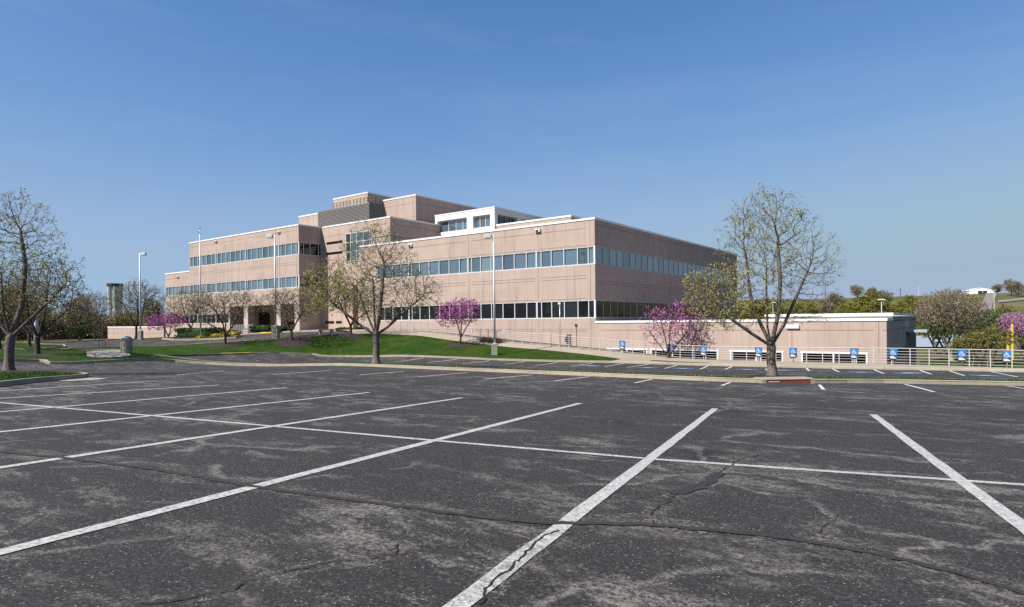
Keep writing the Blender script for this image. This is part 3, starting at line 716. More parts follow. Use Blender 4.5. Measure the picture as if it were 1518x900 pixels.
for x in (-6.1, -23.35): bpart('wall_light', MB().box(x - .30, x + .30, -.2, -.01, 8.46, 8.80, bev=.04).box(x - .18, x + .12, -.22, -.201, 8.52, 8.70, 1), [M['alu'], M['core']])

# three-storey middle block
XM, XL = -34.7, -49.4
YM = 7.3
m = MB()
m.box(XL + .002, XM, YM, 33, -2.6, TH[0]); m.box(XL + .002, XM, YM, 33, TH[1], Z3 - .16)
for z in (TH,):
    m.box(XL, -43.8, YM + .001, 9, *z); m.box(-38.6, -38.0, YM + .001, 9, *z); m.box(-47, XM - .3, 9.1, 32.5, *z, 2)
    m.box(-38, XM - .001, YM + .001, 9, z[0], 11.3); m.box(-38, XM - .002, 9, 32, z[0], 11.3); m.box(XM - 2, XM - .001, 12, 32, 11.29, z[1])
for x in (-43.9, -41.5, -38.3): vj(m, x, YM, 11.7, Z3 - .3)
hj(m, -48.9, -44.2, YM, 12.6); hj(m, -38, -35.0, YM, 13.2)
shj(m, XM, YM + .4, 32, 13.1); 
for y in (12.5, 20.5): svj(m, XM, y, 9.3, Z3 - .3)
bpart('wall', m, WALLM); coping(XL + .4, XM, YM, 33, Z3)
bpart('roof', MB().box(XL + .3, XM - .3, YM + .3, 32.7, Z3 - .25, Z3 - .2), M['roof'])
a = MB(); f_ = MB()
for i, (p, q) in enumerate(((-43.7, -42.75), (-42.7, -41.4), (-41.4, -40.0), (-40.0, -38.66))):
    for z0, z1 in ((8.75, 9.95), (10.05, 11.25), (11.35, 12.5)):
        a.box(p + .05, q - .05, YM - .05, YM - .02, z0, z1, 1 if i == 0 else 0); f_.box(p, q, YM - .09, YM - .002, z1 + .01, z1 + .09)
for x in (-43.7, -42.72, -41.4, -40.0, -38.66): f_.box(x - .05, x + .05, YM - .1, YM - .002, 8.7, 12.55)
f_.box(-43.75, -38.6, YM - .09, YM - .002, 8.62, 8.72)
w = bpart('window', a, [M['glass_up'], M['glass_low']]); bpart('window_frame', f_, M['alu'], w)
for z0 in (11.4, 9.9):
    w = bpart('window', MB().box(-48.2, -44.6, YM - .012, YM + .05, z0, z0 + .36), M['glass_low'])
win_front([-37.9, -36.9, -35.8, XM - .1], YM, (11.3, 11.72), M['glass_up'], inset=.05)
win_side([YM + .15, 8.6, 10.1, 11.7], XM, (11.3, 11.75), M['glass_low'], M['grey_alu'], .05)
bpart('wall_light', MB().box(XM + .01, XM + .3, 17.2, 17.9, 12.35, 12.7, bev=.03), M['coping'])
# ground floor slots and door of the middle block
for x0, x1 in ((-48.7, -46.6), (-46.2, -44.9)):
    bpart('window', MB().box(x0, x1, YM - .014, YM + .05, -.02, .36), M['glass_low'])
w = bpart('door', MB().box(-43.7, -41.9, YM - .03, YM + .05, -.85, 1.7), M['glass_low'])
bpart('door_frame', MB().box(-43.8, -43.68, YM - .08, YM - .031, -.85, 1.8).box(-41.92, -41.8, YM - .08, YM - .031, -.85, 1.8).box(-43.68, -41.92, YM - .08, YM - .031, 1.7, 1.82).box(-42.84, -42.76, YM - .08, YM - .031, -.85, 1.7), M['alu'], w)
bpart('wall', MB().box(-39.2, -37.4, 3.2, 7.29, -1.8, 5.0, 3).box(-33.9, XW - .002, 1.2, 7.29, -1.8, 6, 0), WALLM)

# left three-storey wing with the recessed entrance
YL, XE, XE2 = 3.5, -80.7, -89.6
XL2 = XL
m = MB()
GZ = (.2, 1.75)
m.box(XE, XL, YL, 30, LO[1] + .95, UP[0] + .1); m.box(XE, XL, YL, 30, UP[1] + .1, TH[0] - .1); m.box(XE, XL, YL, 30, TH[1] + .05, Z3 - .16)
m.box(XE2, XE - .002, YL + .01, 30, LO[1] + .0, UP[0] + .1); m.box(XE2, XE - .002, YL + .01, 30, UP[1] + .1, ZR - .16)
m.box(XE2 + .3, -68.4, YL + .3, 29.7, 0, LO[1] + .94, 2); m.box(XE2 + .3, XL - .3, YL + .3, 29.7, LO[1] + .96, UP[1] + .11, 2); m.box(XE + .3, XL - .3, YL + .3, 29.7, UP[1] + .11, TH[1] + .06, 2)
m.box(XE2, -68, YL, 30, -3.2, GZ[0]); m.box(XE, -68, YL + .001, 30, GZ[1], LO[1] + .94); 
m.box(-68.0, XL - .001, YL + 4.2, 30, -3, LO[1] + .94, 3)
m.box(-68.3, -67.9, YL + .002, YL + 4.2, -2.5, LO[1] + .94)
for x in (-71.8, -63.0, -54.1):
    vj(m, x, YL, TH[1] + .1, Z3 - .26); vj(m, x, YL, UP[1] + .1, TH[0] - .1); vj(m, x, YL, LO[1] + 1, UP[0])
for x0, x1 in ((-80.4, -72.2), (-71.4, -63.4), (-62.6, -54.4), (-53.7, -49.9)):
    hj(m, x0, x1, YL, 13.25); hj(m, x0, x1, YL, 8.75); hj(m, x0, x1, YL, 8.45); hj(m, x0, x1, YL, 3.9)
vj(m, -49.85, YL, TH[1] + .1, Z3 - .26); vj(m, -49.85, YL, UP[1] + .1, TH[0] - .1)
hj(m, -89.2, -81, YL + .01, 8.2)
# dark window slots inside the recess
for x0, x1 in ((-62, -60.6), (-59.6, -55.2), (-53.8, -50.2)):
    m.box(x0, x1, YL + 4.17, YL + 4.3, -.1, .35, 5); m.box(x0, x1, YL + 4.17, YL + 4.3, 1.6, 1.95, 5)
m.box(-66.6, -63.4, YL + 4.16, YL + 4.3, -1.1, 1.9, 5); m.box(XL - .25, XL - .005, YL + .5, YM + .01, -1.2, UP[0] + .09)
# wall of the wing's right flank between the window bands
m.box(XL - .3, XL - .004, YL + 4.0, 29, UP[0] + .1, UP[1] + .1)
bpart('wall', m, WALLM); coping(XE, XL, YL, 30, Z3); coping(XE2, XE - .07, YL + .01, 30, ZR)
bpart('roof', MB().box(XE + .3, XL - .3, YL + .3, 29.7, Z3 - .25, Z3 - .2).box(XE2 + .3, XE, YL + .3, 29.7, ZR - .25, ZR - .2), M['roof'])
LB = [[-80.55, -79.4, -78, -76.5, -75.0, -73.4, -72.1], [-72.1, -71.5, -70.3, -68.9, -67.5, -66.0, -64.6, -63.3], [-63.3, -62.7, -61.5, -60.0, -58.5, -57.0, -55.5, -54.4], [-54.4, -53.75, -52.6, -51.1, -50.05, -49.5]]
for i, b_ in enumerate(LB):
    bb = [x + (.10 if k == 0 and i else 0) for k, x in enumerate(b_)]
    win_front(bb, YL, (TH[0] - .1, TH[1] + .05), M['glass_up'], odd={0, 2} if i == 0 else {0})
    win_front(bb, YL, (UP[0] + .1, UP[1] + .1), M['glass_up'], odd={1, 3, 4})
win_front([-89.4, -88.4, -87, -85.6, -84.1, -82.6, -80.8], YL + .01, (UP[0] + .1, UP[1] + .1), M['glass_teal'])
for b_ in ([-89.4, -88.4, -87.0, -85.5, -84], [-83.9, -82.5, -81.1, -79.6, -78.2], [-78.1, -76.6, -75.2, -73.7, -72.3], [-72.2, -70.8, -69.4, -68.1]): win_front(b_, YL, GZ, M['glass_low'])
for z0, z1 in ((TH[0] - .09, TH[1] + .04), (UP[0] + .11, UP[1] + .09)): bpart('corner_post', MB().box(XL - .14, XL + .012, YL - .012, YL + .12, z0, z1), M['coping'])
win_side([YL + .16, 4.3, 5.4, 6.85, YM - .02], XL, (TH[0] - .1, TH[1] + .05), M['glass_low'])
win_side([YL + .16, 4.3, 5.4, 6.85, YM - .02], XL, (UP[0] + .1, UP[1] + .1), M['glass_low'])
for x in (-63.2, -54.55, -49.95): bpart('column', MB().box(x - .62, x + .55, YL + .004, YL + 1.1, -2.4, LO[1] + .948).box(x - .8, x + .74, YL - .1, YL + 1.3, -2.4, -.75), M['precast_col'])
for x, y, z in ((-54.1, YL, 13.35), (-71.8, YL, 13.5), (-84.8, YL + .01, 8.4)): bpart('wall_light', MB().box(x - .3, x + .3, y - .2, y - .01, z - .16, z + .16, bev=.04).box(x - .2, x + .2, y - .22, y - .201, z - .1, z + .04, 1), [M['alu'], M['core']])
m = MB()
for i in range(9): m.box(-66.6 + i * .75, -66.54 + i * .75, YL - .5, YL - .44, -1.5, -.1)
for z in (-.1, -.4, -.7, -1.0): m.box(-66.6, -60.4, YL - .5, YL - .45, z - .03, z + .03)
bpart('entrance_railing', m, M['rail'])

# rooftop blocks
K = 1.142857
# louvred screen
lx0, lx1, ly0, ly1, lz = -45.63 * K, -35.48 * K, 7.65 * K, 9.6 * K, 14.82 * K
m = MB(); m.box(lx0, lx1, ly0 + .08, ly1, Z3 - .3, lz - .04)
n_ = 15
for i in range(n_):
    z0 = Z3 - .1 + i * (lz - Z3) / n_
    m.box(lx0, lx1 + .06, ly0 - .02, ly0 + .08, z0, z0 + .12); m.box(lx1, lx1 + .08, ly0 + .08, ly1, z0, z0 + .12)
bpart('louvre_screen', m, M['louvre'])
# plant block behind the screen, upper penthouse and stair tower
m = MB(); m.box(-51.03 * K, -46.0 * K, 8.5 * K, 20 * K, Z3 - .3, 14.82 * K - .18); bpart('penthouse_wall', m, WALLM); coping(-51.03 * K, -46.0 * K, 8.5 * K, 20 * K, 14.82 * K, .22)
bx0, bx1, by0, by1, bz = -41.7 * K, -33.98 * K, 14.1 * K, 27.5 * K, 16.545 * K
m = MB(); m.box(bx0, bx1, by0, by1, Z3 - .3, bz - .18); vj(m, -37.6 * K, by0, Z3, bz - .3); vj(m, -34.4 * K, by0, Z3, bz - .3)
hj(m, bx0, bx1 - .6, by0, bz - 1.2); hj(m, bx0, bx1, by0, bz - 3.2); shj(m, bx1, by0 + .5, by1, bz - 1.2); shj(m, bx1, by0 + .3, by1, bz - 3.6)
for y in (by0 + .6, by0 + 6, by0 + 11): svj(m, bx1, y, Z3, bz - .3)
bpart('penthouse_wall', m, WALLM); coping(bx0, bx1, by0, by1, bz, .22)
ax0, ax1, ay0, ay1, azt = -47.68 * K, -40.5 * K, 11.75 * K, 16.6 * K, 17.32 * K
m = MB(); m.box(ax0, ax1, ay0, ay1, Z3 - .3, azt - .16); hj(m, ax0 + .4, ax1 - .3, ay0, azt - 1.0)
bpart('penthouse_wall', m, WALLM); coping(ax0, ax1, ay0, ay1, azt, .2)
m = MB(); yr = ly0 + .9; zr0 = lz - .05
xr0, xr1 = lx0 + 2.6, lx1 + .1
for k in range(13):
    x = xr0 + (xr1 - xr0) * k / 12; m.box(x - .035, x + .035, yr, yr + .07, zr0, zr0 + 1.0)
for a_, b_ in ((0, 5), (6, 12)):
    for z in (.98, .55): m.box(xr0 + (xr1 - xr0) * a_ / 12, xr0 + (xr1 - xr0) * b_ / 12, yr + .01, yr + .06, zr0 + z - .03, zr0 + z + .03)
for k in range(3): m.box(xr1 + .02, xr1 + .09, yr + .1 + k * .6, yr + .17 + k * .6, zr0, zr0 + 1.1)
bpart('roof_railing', m, simple('dark_rail', (.10, .085, .075), .6, .1, 4))
# white glazed roof pavilion and the low block beside it
px0, px1, py0, py1, pz0, pz1 = -35.3, -24.35, 16.45, 28.3, ZR - .3, 15.46
wz0, wz1 = 12.87, 14.52
m = MB()
m.box(px0, px1, py0, py1, wz1, pz1 - .16); m.box(px0, px1, py0, py1, pz0, wz0)
m.box(px0, -34.9, py0, py0 + 1, wz0, wz1); m.box(-29.27, -28.17, py0 + .001, py0 + 1, wz0, wz1); m.box(-25.13, px1 - .001, py0 + .001, 17.1, wz0, wz1)
m.box(px1 - .6, px1 - .001, 21.6, 22.55, wz0, wz1); m.box(px1 - .6, px1 - .002, 27.4, py1, wz0, wz1)
bpart('pavilion_wall', m, M['white_panel'])
bpart('wall', MB().box(px0 + .2, px1 - .75, py0 + .9, py1 - .2, wz0, wz1, 2), WALLM)
bpart('coping', MB().box(px0 - .05, px1 + .05, py0 - .05, py1 + .05, pz1 - .16, pz1), M['coping'])
for b_ in ([-34.85, -33.0, -31.6, -30.3, -29.35], [-28.1, -27.2, -26.2, -25.2]): win_front(b_, py0 + .35, (wz0 + .02, wz1 - .02), M['glass_up'])
for b_ in ([17.15, 18.2, 19.4, 20.5, 21.5], [22.65, 24, 25.6, 27.3]): win_side(b_, px1 - .4, (wz0 + .02, wz1 - .02), M['glass_low'], M['grey_alu'])
m = MB(); m.box(px1 + .002, -12.6, 16.7, 24, ZR - .3, 12.85); vj(m, -13.4, 16.7, ZR, 12.7); bpart('penthouse_wall', m, WALLM); coping(px1 + .07, -12.6, 16.7, 24, 13.03, .22)

# low wing wall at the far left, in line with the front
L_ = 24.4
lw = empty('retaining_wall', (-115.0, 3.6, -3.6), 'low pale pink wall with white coping behind the drive at left', 'wall')
m = MB().box(0, L_, 0, .6, -1, 3.2); hj(m, .3, L_ / 2 - .3, 0, 2.1); hj(m, L_ / 2 + .3, L_ - .3, 0, 2.1); vj(m, L_ / 2, 0, 0, 3.2)
m.build('wall', WALLM, lw); MB().box(-.06, L_ + .05, -.06, .66, 3.2, 3.42).build('coping', M['coping'], lw)

# ------------------------------------------------------------------ street furniture
def light_pole(u, D, height, side, label, base_h=.95, base_w=.52, dz=.12, group='shoebox light poles round the site'):
    x, y = P(u, D); z = g(x, y) + dz
    t = empty('street_lamp', (x, y, z), label, 'street lamp', group, rz=YAW)
    if base_h: MB().box(-base_w / 2, base_w / 2, -base_w / 2, base_w / 2, -.4, base_h, bev=.03).build('base', M['pad'], t)
    MB().tube([(0, 0, base_h), (0, 0, height - .05)], [.095, .075], 10).build('pole', M['pole'], t, smooth=True)
    MB().box(-.16, .16, -.16, .16, base_h, base_h + .04).build('base_plate', M['pole'], t)
    s = side
    MB().box(min(.05 * s, .28 * s), max(.05 * s, .28 * s), -.06, .06, height - .22, height - .1).build('arm', M['pole'], t)
    h = MB().box(min(.2 * s, .78 * s), max(.2 * s, .78 * s), -.2, .2, height - .33, height + .02, bev=.03).build('lamp_head', M['pole'], t)
    MB().box(min(.26 * s, .72 * s), max(.26 * s, .72 * s), -.15, .15, height - .345, height - .325).build('lens', M['sign_white'], h)
    return t
light_pole(733, 53.3, 10.25, -1, 'tall white lamp post with head to the left, on the lawn before the ribbon windows')
light_pole(408.5, 62, 10.3, -1, 'white lamp post on a concrete block at the lawn edge by the entrance drive', 1.3, .62)
light_pole(208, 78, 10.7, 1, 'white lamp post with head to the right, before the low pink wall', 1.0, .5)
x, y = P(53.5, 58); t = empty('bollard_post', (x, y, g(x, y)), 'thick plain white post half hidden among the left trees', 'post')
MB().tube([(0, 0, -.1), (0, 0, 3.3), (0, 0, 3.36)], [.16, .16, .1], 12).build('post', M['pole'], t, smooth=True); MB().box(-.25, .25, -.25, .25, -.1, .12, bev=.02).build('base', M['pad'], t)
x, y = P(830, 56.2); z = g(x, y) + .15
t = empty('camera_post', (x, y, z), 'thin grey post with a small head beside the walk railing', 'post')
MB().tube([(0, 0, 0), (0, 0, 3.9)], .035, 8).build('pole', M['steel'], t, smooth=True); MB().box(-.16, .1, -.07, .07, 3.78, 3.98, bev=.02).build('head', M['alu'], t)
x, y = P(297.3, 74)
t = empty('flagpole', (x, y, -1.4), 'bare silver flagpole without a flag by the left wing', 'flagpole')
MB().tube([(0, 0, 0), (0, 0, 12.65)], [.10, .05], 12).build('pole', M['pole'], t, smooth=True)
MB().lathe([(.01, 12.66), (.09, 12.72), (.12, 12.8), (.09, 12.88), (.01, 12.94)], 12).build('finial', M['lid'], t, smooth=True)
MB().box(-.03, .03, -.14, -.09, 12.3, 12.5).build('pulley', M['steel'], t)
MB().lathe([(.22, -.3), (.22, .08), (.12, .12)], 14).build('base', M['steel'], t)

# railing along the walk
rx0, rx1 = -24.0, 45.5; ry = -2.0
rt = empty('railing', (rx0, ry, g(rx0, ry)), 'long white pipe railing along the walk beside the building', 'railing')
ro = tuple(rt.location)
xs = np.arange(rx0, rx1 + .01, 1.02); zs = G(xs, np.full(len(xs), ry)) + .15
for k, (x, z) in enumerate(zip(xs, zs)):
    MB().box(x - .025, x + .025, ry - .025, ry + .025, z - .05, z + 1.02).build('post', M['rail'], rt, ro)
xf = np.arange(rx0, rx1 + .01, .51); zf_ = G(xf, np.full(len(xf), ry)) + .15
MB().tube([(x, ry, z + 1.045) for x, z in zip(xf, zf_)], .026, 8).build('handrail', M['rail'], rt, ro, True)
for h in (.13, .31, .49, .67, .85): MB().tube([(x, ry + .0, z + h) for x, z in zip(xf, zf_)], .014, 6).build('rail', M['rail'], rt, ro, True)

# accessible parking signs on the railing
def sign_mesh(t):
    MB().box(-.245, .245, -.02, .0, -.36, .36, bev=.012).build('panel', M['sign_navy'], t)
    MB().box(-.205, .205, -.026, -.0201, -.07, .32).build('blue_field', M['sign_blue'], t)
    s = MB(); yb = -.031; yf = -.0262
    def bar(p, q, w):
        p = Vector((p[0], 0, p[1])); q = Vector((q[0], 0, q[1])); d = (q - p).normalized(); n = Vector((-d.z, 0, d.x)) * w / 2
        a = [p + n, p - n, q - n, q + n]; s.add([(c.x, yb, c.z) for c in a] + [(c.x, yf, c.z) for c in a], [(0, 3, 2, 1), (4, 5, 6, 7), (0, 1, 5, 4), (1, 2, 6, 5), (2, 3, 7, 6), (3, 0, 4, 7)])
    for k in range(14):                                             # the wheel
        a0 = RAD(75 + k * 18); a1 = RAD(75 + (k + 1) * 18)
        bar((-.025 + .105 * math.cos(a0), .06 + .105 * math.sin(a0)), (-.025 + .105 * math.cos(a1), .06 + .105 * math.sin(a1)), .032)
    bar((-.03, .205), (-.012, .09), .05); bar((-.025, .16), (.06, .155), .028); bar((-.015, .085), (.075, .08), .036); bar((.075, .085), (.12, -.02), .036); bar((.11, -.02), (.155, -.005), .03)
    for k in range(8):
        a0 = RAD(k * 45); a1 = RAD(k * 45 + 45); bar((-.035 + .016 * math.cos(a0), .245 + .016 * math.sin(a0)), (-.035 + .016 * math.cos(a1), .245 + .016 * math.sin(a1)), .034)
    s.build('wheelchair_symbol', M['sign_white'], t)
    p = MB(); p.add([(-.17, -.0255, -.28), (.17, -.0255, -.28), (.15, -.0255, -.245), (.02, -.0255, -.15), (-.17, -.0255, -.135), (-.17, -.0205, -.28), (.17, -.0205, -.28), (.15, -.0205, -.245), (.02, -.0205, -.15), (-.17, -.0205, -.135)],
                    [(0, 1, 2, 3, 4), (9, 8, 7, 6, 5)] + [(i, (i + 5), 5 + (i + 1) % 5, (i + 1) % 5) for i in range(5)])
    p.build('notice_plate', M['sign_white'], t)
SX = [3.66, 7.9, 10.53, 14.6, 16.96, 20.78, 23.02, 26.64, 28.81]
SL = ['accessible parking sign on the railing below the building corner, nearest the lawn tip', 'accessible parking sign in front of the pink redbud, left of the pair there', 'accessible parking sign at the right edge of the pink redbud',
      'accessible parking sign just left of the big tree trunk by the drain', 'accessible parking sign just right of the big tree trunk', 'accessible parking sign above the rightmost dark garage vent',
      "accessible parking sign just past the annex's sunny corner", 'accessible parking sign on its own post before the green lawn and brown tree', 'accessible parking sign below the yellow bollards, far right']
proto = None
for x, lb in zip(SX, SL):
    z = g(x, ry) + .15 + .68
    if proto is None:
        proto = empty('accessible_sign', (x, ry - .05, z), lb, 'parking sign', 'accessible parking signs along the railing'); sign_mesh(proto); o = proto
    else:
        o = copy_tree(proto); o.location = (x, ry - .05, z); o['label'] = lb
    o.rotation_euler = (0, 0, RAD(14))
    for dx in ((-.12, .12) if x in (20.78, 14.6) else (0,)):
        MB().box(dx - .03, dx + .03, .002, .03, -.74, -.0).build('sign_post', M['rail'], o)

# trash receptacle, bench, drain, bollards
x, y = P(187.5, 42); z = g(x, y) + .14
t = empty('trash_receptacle', (x, y, z), 'round aggregate litter bin with grey domed lid on the pad', 'litter bin')
MB().lathe([(.33, 0), (.35, .03), (.35, .8), (.37, .83), (.37, .88), (.31, .9)], 24).build('body', M['aggregate'], t, smooth=False)
lid = MB().lathe([(.32, .89), (.31, .98), (.26, 1.07), (.16, 1.12), (.02, 1.14)], 24).build('lid', M['lid'], t, smooth=True)
MB().box(-.13, .13, -.335, -.2, .93, 1.03, bev=.02).build('flap', M['sign_white'], lid)
p, q = P(473, 62.8), P(493.5, 63.4); d_ = np.array(q) - np.array(p); Lb = float(np.linalg.norm(d_)); c_ = ((p[0] + q[0]) / 2, (p[1] + q[1]) / 2)
t = empty('bench', (c_[0], c_[1], g(*c_) + .14), 'backless concrete slab bench at the top of the lawn', 'bench', rz=math.atan2(d_[1], d_[0]))
MB().box(-Lb / 2 - .1, Lb / 2 + .1, -.26, .26, .46, .62, bev=.02).build('seat', M['recess'], t)
for s in (-1, 1): MB().box(s * Lb / 2 * .8 - .13, s * Lb / 2 * .8 + .13, -.24, .24, -.1, .46, bev=.015).build('leg', M['aggregate'], t)
p, q = (21.2, -25.35), (22.5, -24.3); d_ = np.array(q) - np.array(p); Ld = float(np.linalg.norm(d_)); a_ = math.atan2(d_[1], d_[0])
t = empty('storm_drain', (p[0], p[1], g(*p)), 'concrete kerb inlet with a rusty red iron face', 'storm drain', rz=a_)
MB().box(-.15, Ld + .15, -.08, .7, .115, .168, bev=.02).box(-.15, .0, -.08, .9, -.1, .12).box(Ld, Ld + .15, -.08, .9, -.1, .12).build('cover_slab', M['walk'], t)
MB().box(.0, Ld, -.06, .1, -.08, .12).build('iron_face', M['rust'], t); MB().box(.1, .5, -.066, -.061, .05, .075).build('chain_mark', M['sign_white'], t)
for u, D, h, lb in ((1500.5, 70, 1.75, 'taller yellow bollard beyond the railing at far right'), (1494, 70.5, 1.15, 'shorter yellow bollard left of the taller one')):
    x, y = P(u, D); z = float(low_z(np.array([x]), np.array([y]))[0])
    ztop = (469.5 - (481 if h > 1.5 else 491)) / F * D
    tag(MB().lathe([(.13, z - .3), (.13, ztop - .06), (.09, ztop), (.01, ztop + .03)], 14, (x, y)).build('bollard', M['yellow'], smooth=False), lb, 'bollard', 'yellow bollards')
# far poles
def utility(u, D, v0, v1, label, name='utility_pole', r=.16, arm=True):
    x, y = P(u, D); zt = (477 - (u - 759) * .01 - v0) / F * D; z = float(ground_z(np.array([x]), np.array([y]))[0])
    t = empty(name, (x, y, z), label, name.replace('_', ' '), rz=YAW)
    MB().tube([(0, 0, 0), (0, 0, zt - z)], [r, r * .7], 8).build('pole', M['bark_dark'] if arm else M['pole'], t)
    if arm: MB().box(-1.2, 1.2, -.1, .1, zt - z - 1.2, zt - z - 1.0).build('crossarm', M['bark_dark'], t)
    return t, zt - z
utility(1335, 330, 427, 0, 'brown utility pole behind the annex light mast')
utility(1362.5, 390, 424, 0, 'thin pale mast on the hill left of the brown tree', 'mast', .12, False)
utility(1224, 320, 418, 0, 'dark utility pole right of the big tree crown')
for u, D, v0, lb in ((1307, 110, 443.5, 'double-headed white car park lamp above the annex roof'), (1146, 150, 448, 'double-headed white lamp seen through the big tree')):
    t, h = utility(u, D, v0, 0, lb, 'street_lamp', .10, False)
    for s in (-1, 1): MB().box(min(s * .12, s * .55), max(s * .12, s * .55), -.2, .2, h - .2, h, bev=.03).build('lamp_head', M['coping'], t)
for u, D, v0, lb in ((1474, 190, 430, 'slim white lamp mast in front of the barn hill'), (1421, 120, 440, 'slim white lamp mast inside the brown tree crown')):
    t, h = utility(u, D, v0, 0, lb, 'street_lamp', .10, False)
    MB().box(-.1, .75, -.15, .15, h - .15, h, bev=.02).build('lamp_head', M['coping'], t)

# barn on the hill
x, y = P(1457, 352); z = float(ground_z(np.array([x]), np.array([y]))[0])
t = empty('barn', (x, y, z + .5), 'white metal barn with open black doors on the hill', 'barn', rz=YAW - RAD(20))
m = MB(); w, h, r, dp = 6.1, 2.7, 4.2, 16
m.add([(-w, 0, -1.5), (w, 0, -1.5), (w, 0, h), (0, 0, r), (-w, 0, h), (-w, dp, -1.5), (w, dp, -1.5), (w, dp, h), (0, dp, r), (-w, dp, h)], [(0, 1, 2, 3, 4), (9, 8, 7, 6, 5), (1, 6, 7, 2), (0, 4, 9, 5)]); m.build('wall', M['barn'], t)
MB().add([(-w - .3, -.2, h - .1), (0, -.2, r + .12), (0, dp + .2, r + .12), (-w - .3, dp + .2, h - .1), (w + .3, -.2, h - .1), (w + .3, dp + .2, h - .1)], [(0, 1, 2, 3), (1, 4, 5, 2)]).build('roof', M['coping'], t)
for s in (-1, 1): MB().box(s * .1, s * 2.2, -.04, .02, -.6, 2.4).build('door', M['black'], t)
# water tower beyond the woods
x, y = P(171, 300); z0 = -6; zt = (482.5 - 420) / F * 300
t = empty('water_tower', (x, y, z0), 'fluted grey and white tower with dark flat cap above the woods', 'tower')
R0 = 2.9; m = MB(); m.lathe([(R0 * .86, 0), (R0 * .87, zt - z0 - 9), (R0 * .88, zt - z0 - 5), (R0 * .9, zt - z0 - 1)], 16); m.build('shaft', simple('tower_panel', (.36, .37, .38), .7, .1, .4), t)
for k in range(8):
    a = math.pi * 2 * k / 8 + .3; c, s = math.cos(a), math.sin(a)
    MB().tube([(R0 * .92 * c, R0 * .92 * s, 0), (R0 * .94 * c, R0 * .94 * s, zt - z0 - 9), (R0 * c, R0 * s, zt - z0 - 1)], .42, 6).build('rib', M['coping'] if k % 2 else M['steel'], t)
MB().lathe([(R0 + .5, zt - z0 - 1.3), (R0 + .6, zt - z0 - .2), (R0 + .2, zt - z0)], 16).build('cap', M['bark_dark'], t)

# ------------------------------------------------------------------ vegetation
def cvec(r, d, u): return np.array([RV[0] * r + FV[0] * d, RV[1] * r + FV[1] * d, u])
def grow(rng, env, roots, n_attr, step=.22, kill=.42, infl=2.6, maxn=4000, tropism=.10, iters=140, flt=None):
    """space colonisation: env = ellipsoids (right, depth, up, rr, rd, ru, weight), roots = polylines of start nodes"""
    A = []
    w = np.array([e[6] for e in env]); w = w / w.sum()
    for e, c in zip(env, (w * n_attr).astype(int)):
        q = rng.normal(size=(c, 3)); q /= np.linalg.norm(q, axis=1)[:, None]; q *= rng.uniform(0, 1, (c, 1)) ** (1 / 2.4)
        A += [cvec(e[0] + a * e[3], e[1] + b * e[4], e[2] + z * e[5]) for a, b, z in q]
    A = np.array(A)
    if flt: A = A[flt(A)]
    pos = []; par = []; n_trunk = None
    for line, start in roots:
        line = [cvec(*p) for p in line]; k = start if n_trunk is None else min(start, n_trunk - 1)
        if start < 0: pos.append(line[0]); par.append(-1); k = 0; 
        prev = pos[k]
        for q in (line[1:] if start < 0 else line):
            n = max(1, int(np.linalg.norm(q - prev) / step))
            for i in range(1, n + 1):
                pos.append(prev + (q - prev) * i / n); par.append(k); k = len(pos) - 1
            prev = q
        if n_trunk is None: n_trunk = len(pos)
    pos = np.array(pos); par = list(par)
    alive = np.ones(len(A), bool)
    D = np.full(len(A), 1e9); nn = np.zeros(len(A), int)
    def upd(i0):
        for i in range(i0, len(pos)):
            d = np.linalg.norm(A - pos[i], axis=1); b = d < D; D[b] = d[b]; nn[b] = i
    upd(0)
    for it in range(iters):
        alive &= D > kill
        idx = np.where(alive & (D < (infl if it > 3 else 99)))[0]
        if len(idx) == 0 or len(pos) > maxn: break
        dirs = A[idx] - pos[nn[idx]]; dirs /= np.linalg.norm(dirs, axis=1)[:, None] + 1e-9
        acc = {}
        for i, d in zip(nn[idx], dirs): acc[i] = acc.get(i, 0) + d
        new = []; np_ = []
        for i, d in acc.items():
            d = d / (np.linalg.norm(d) + 1e-9) + np.array([0, 0, tropism]) + rng.normal(0, .2, 3)
            if par[i] >= 0:
                q = pos[i] - pos[par[i]]; d = d + .35 * q / (np.linalg.norm(q) + 1e-9)
            d /= np.linalg.norm(d); new.append(pos[i] + d * step); np_.append(i)
        n0 = len(pos); pos = np.r_[pos, np.array(new)]; par += np_
        upd(n0)
    return pos, np.array(par)
def radii(pos, par, tip, expo, r_base):
    n = len(pos); acc = np.zeros(n); kids = np.zeros(n, int)
    for i in range(n):
        if par[i] >= 0: kids[par[i]] += 1
    order = range(n - 1, -1, -1); r = np.zeros(n)
    for i in order:
        if kids[i] == 0: acc[i] = tip ** expo
        r[i] = acc[i] ** (1 / expo)
        if par[i] >= 0: acc[par[i]] += acc[i]
    if r_base: r = r * np.interp(r, [tip, r[0]], [1, r_base / r[0]])
    return r, kids
def wood(mb, pos, par, r, kids, rng):
    n = len(pos); main = np.full(n, -1)
    for i in range(n):
        p = par[i]
        if p >= 0 and (main[p] < 0 or r[i] > r[main[p]]): main[p] = i
    for i in range(n):
        p = par[i]
        if p >= 0 and main[p] == i: continue
        ch = [i] if p < 0 else [p, i]
        j = i
        while main[j] >= 0: j = main[j]; ch.append(j)
        if len(ch) < 2: continue
        P_ = pos[ch].copy(); R_ = r[ch].copy()
        if p >= 0: R_[0] = min(R_[0], R_[1] * 1.15)
        R_[-1] *= .45
        k = 10 if R_.max() > .07 else 6 if R_.max() > .022 else 3
        mb.tube(P_, R_, k, cap=False)
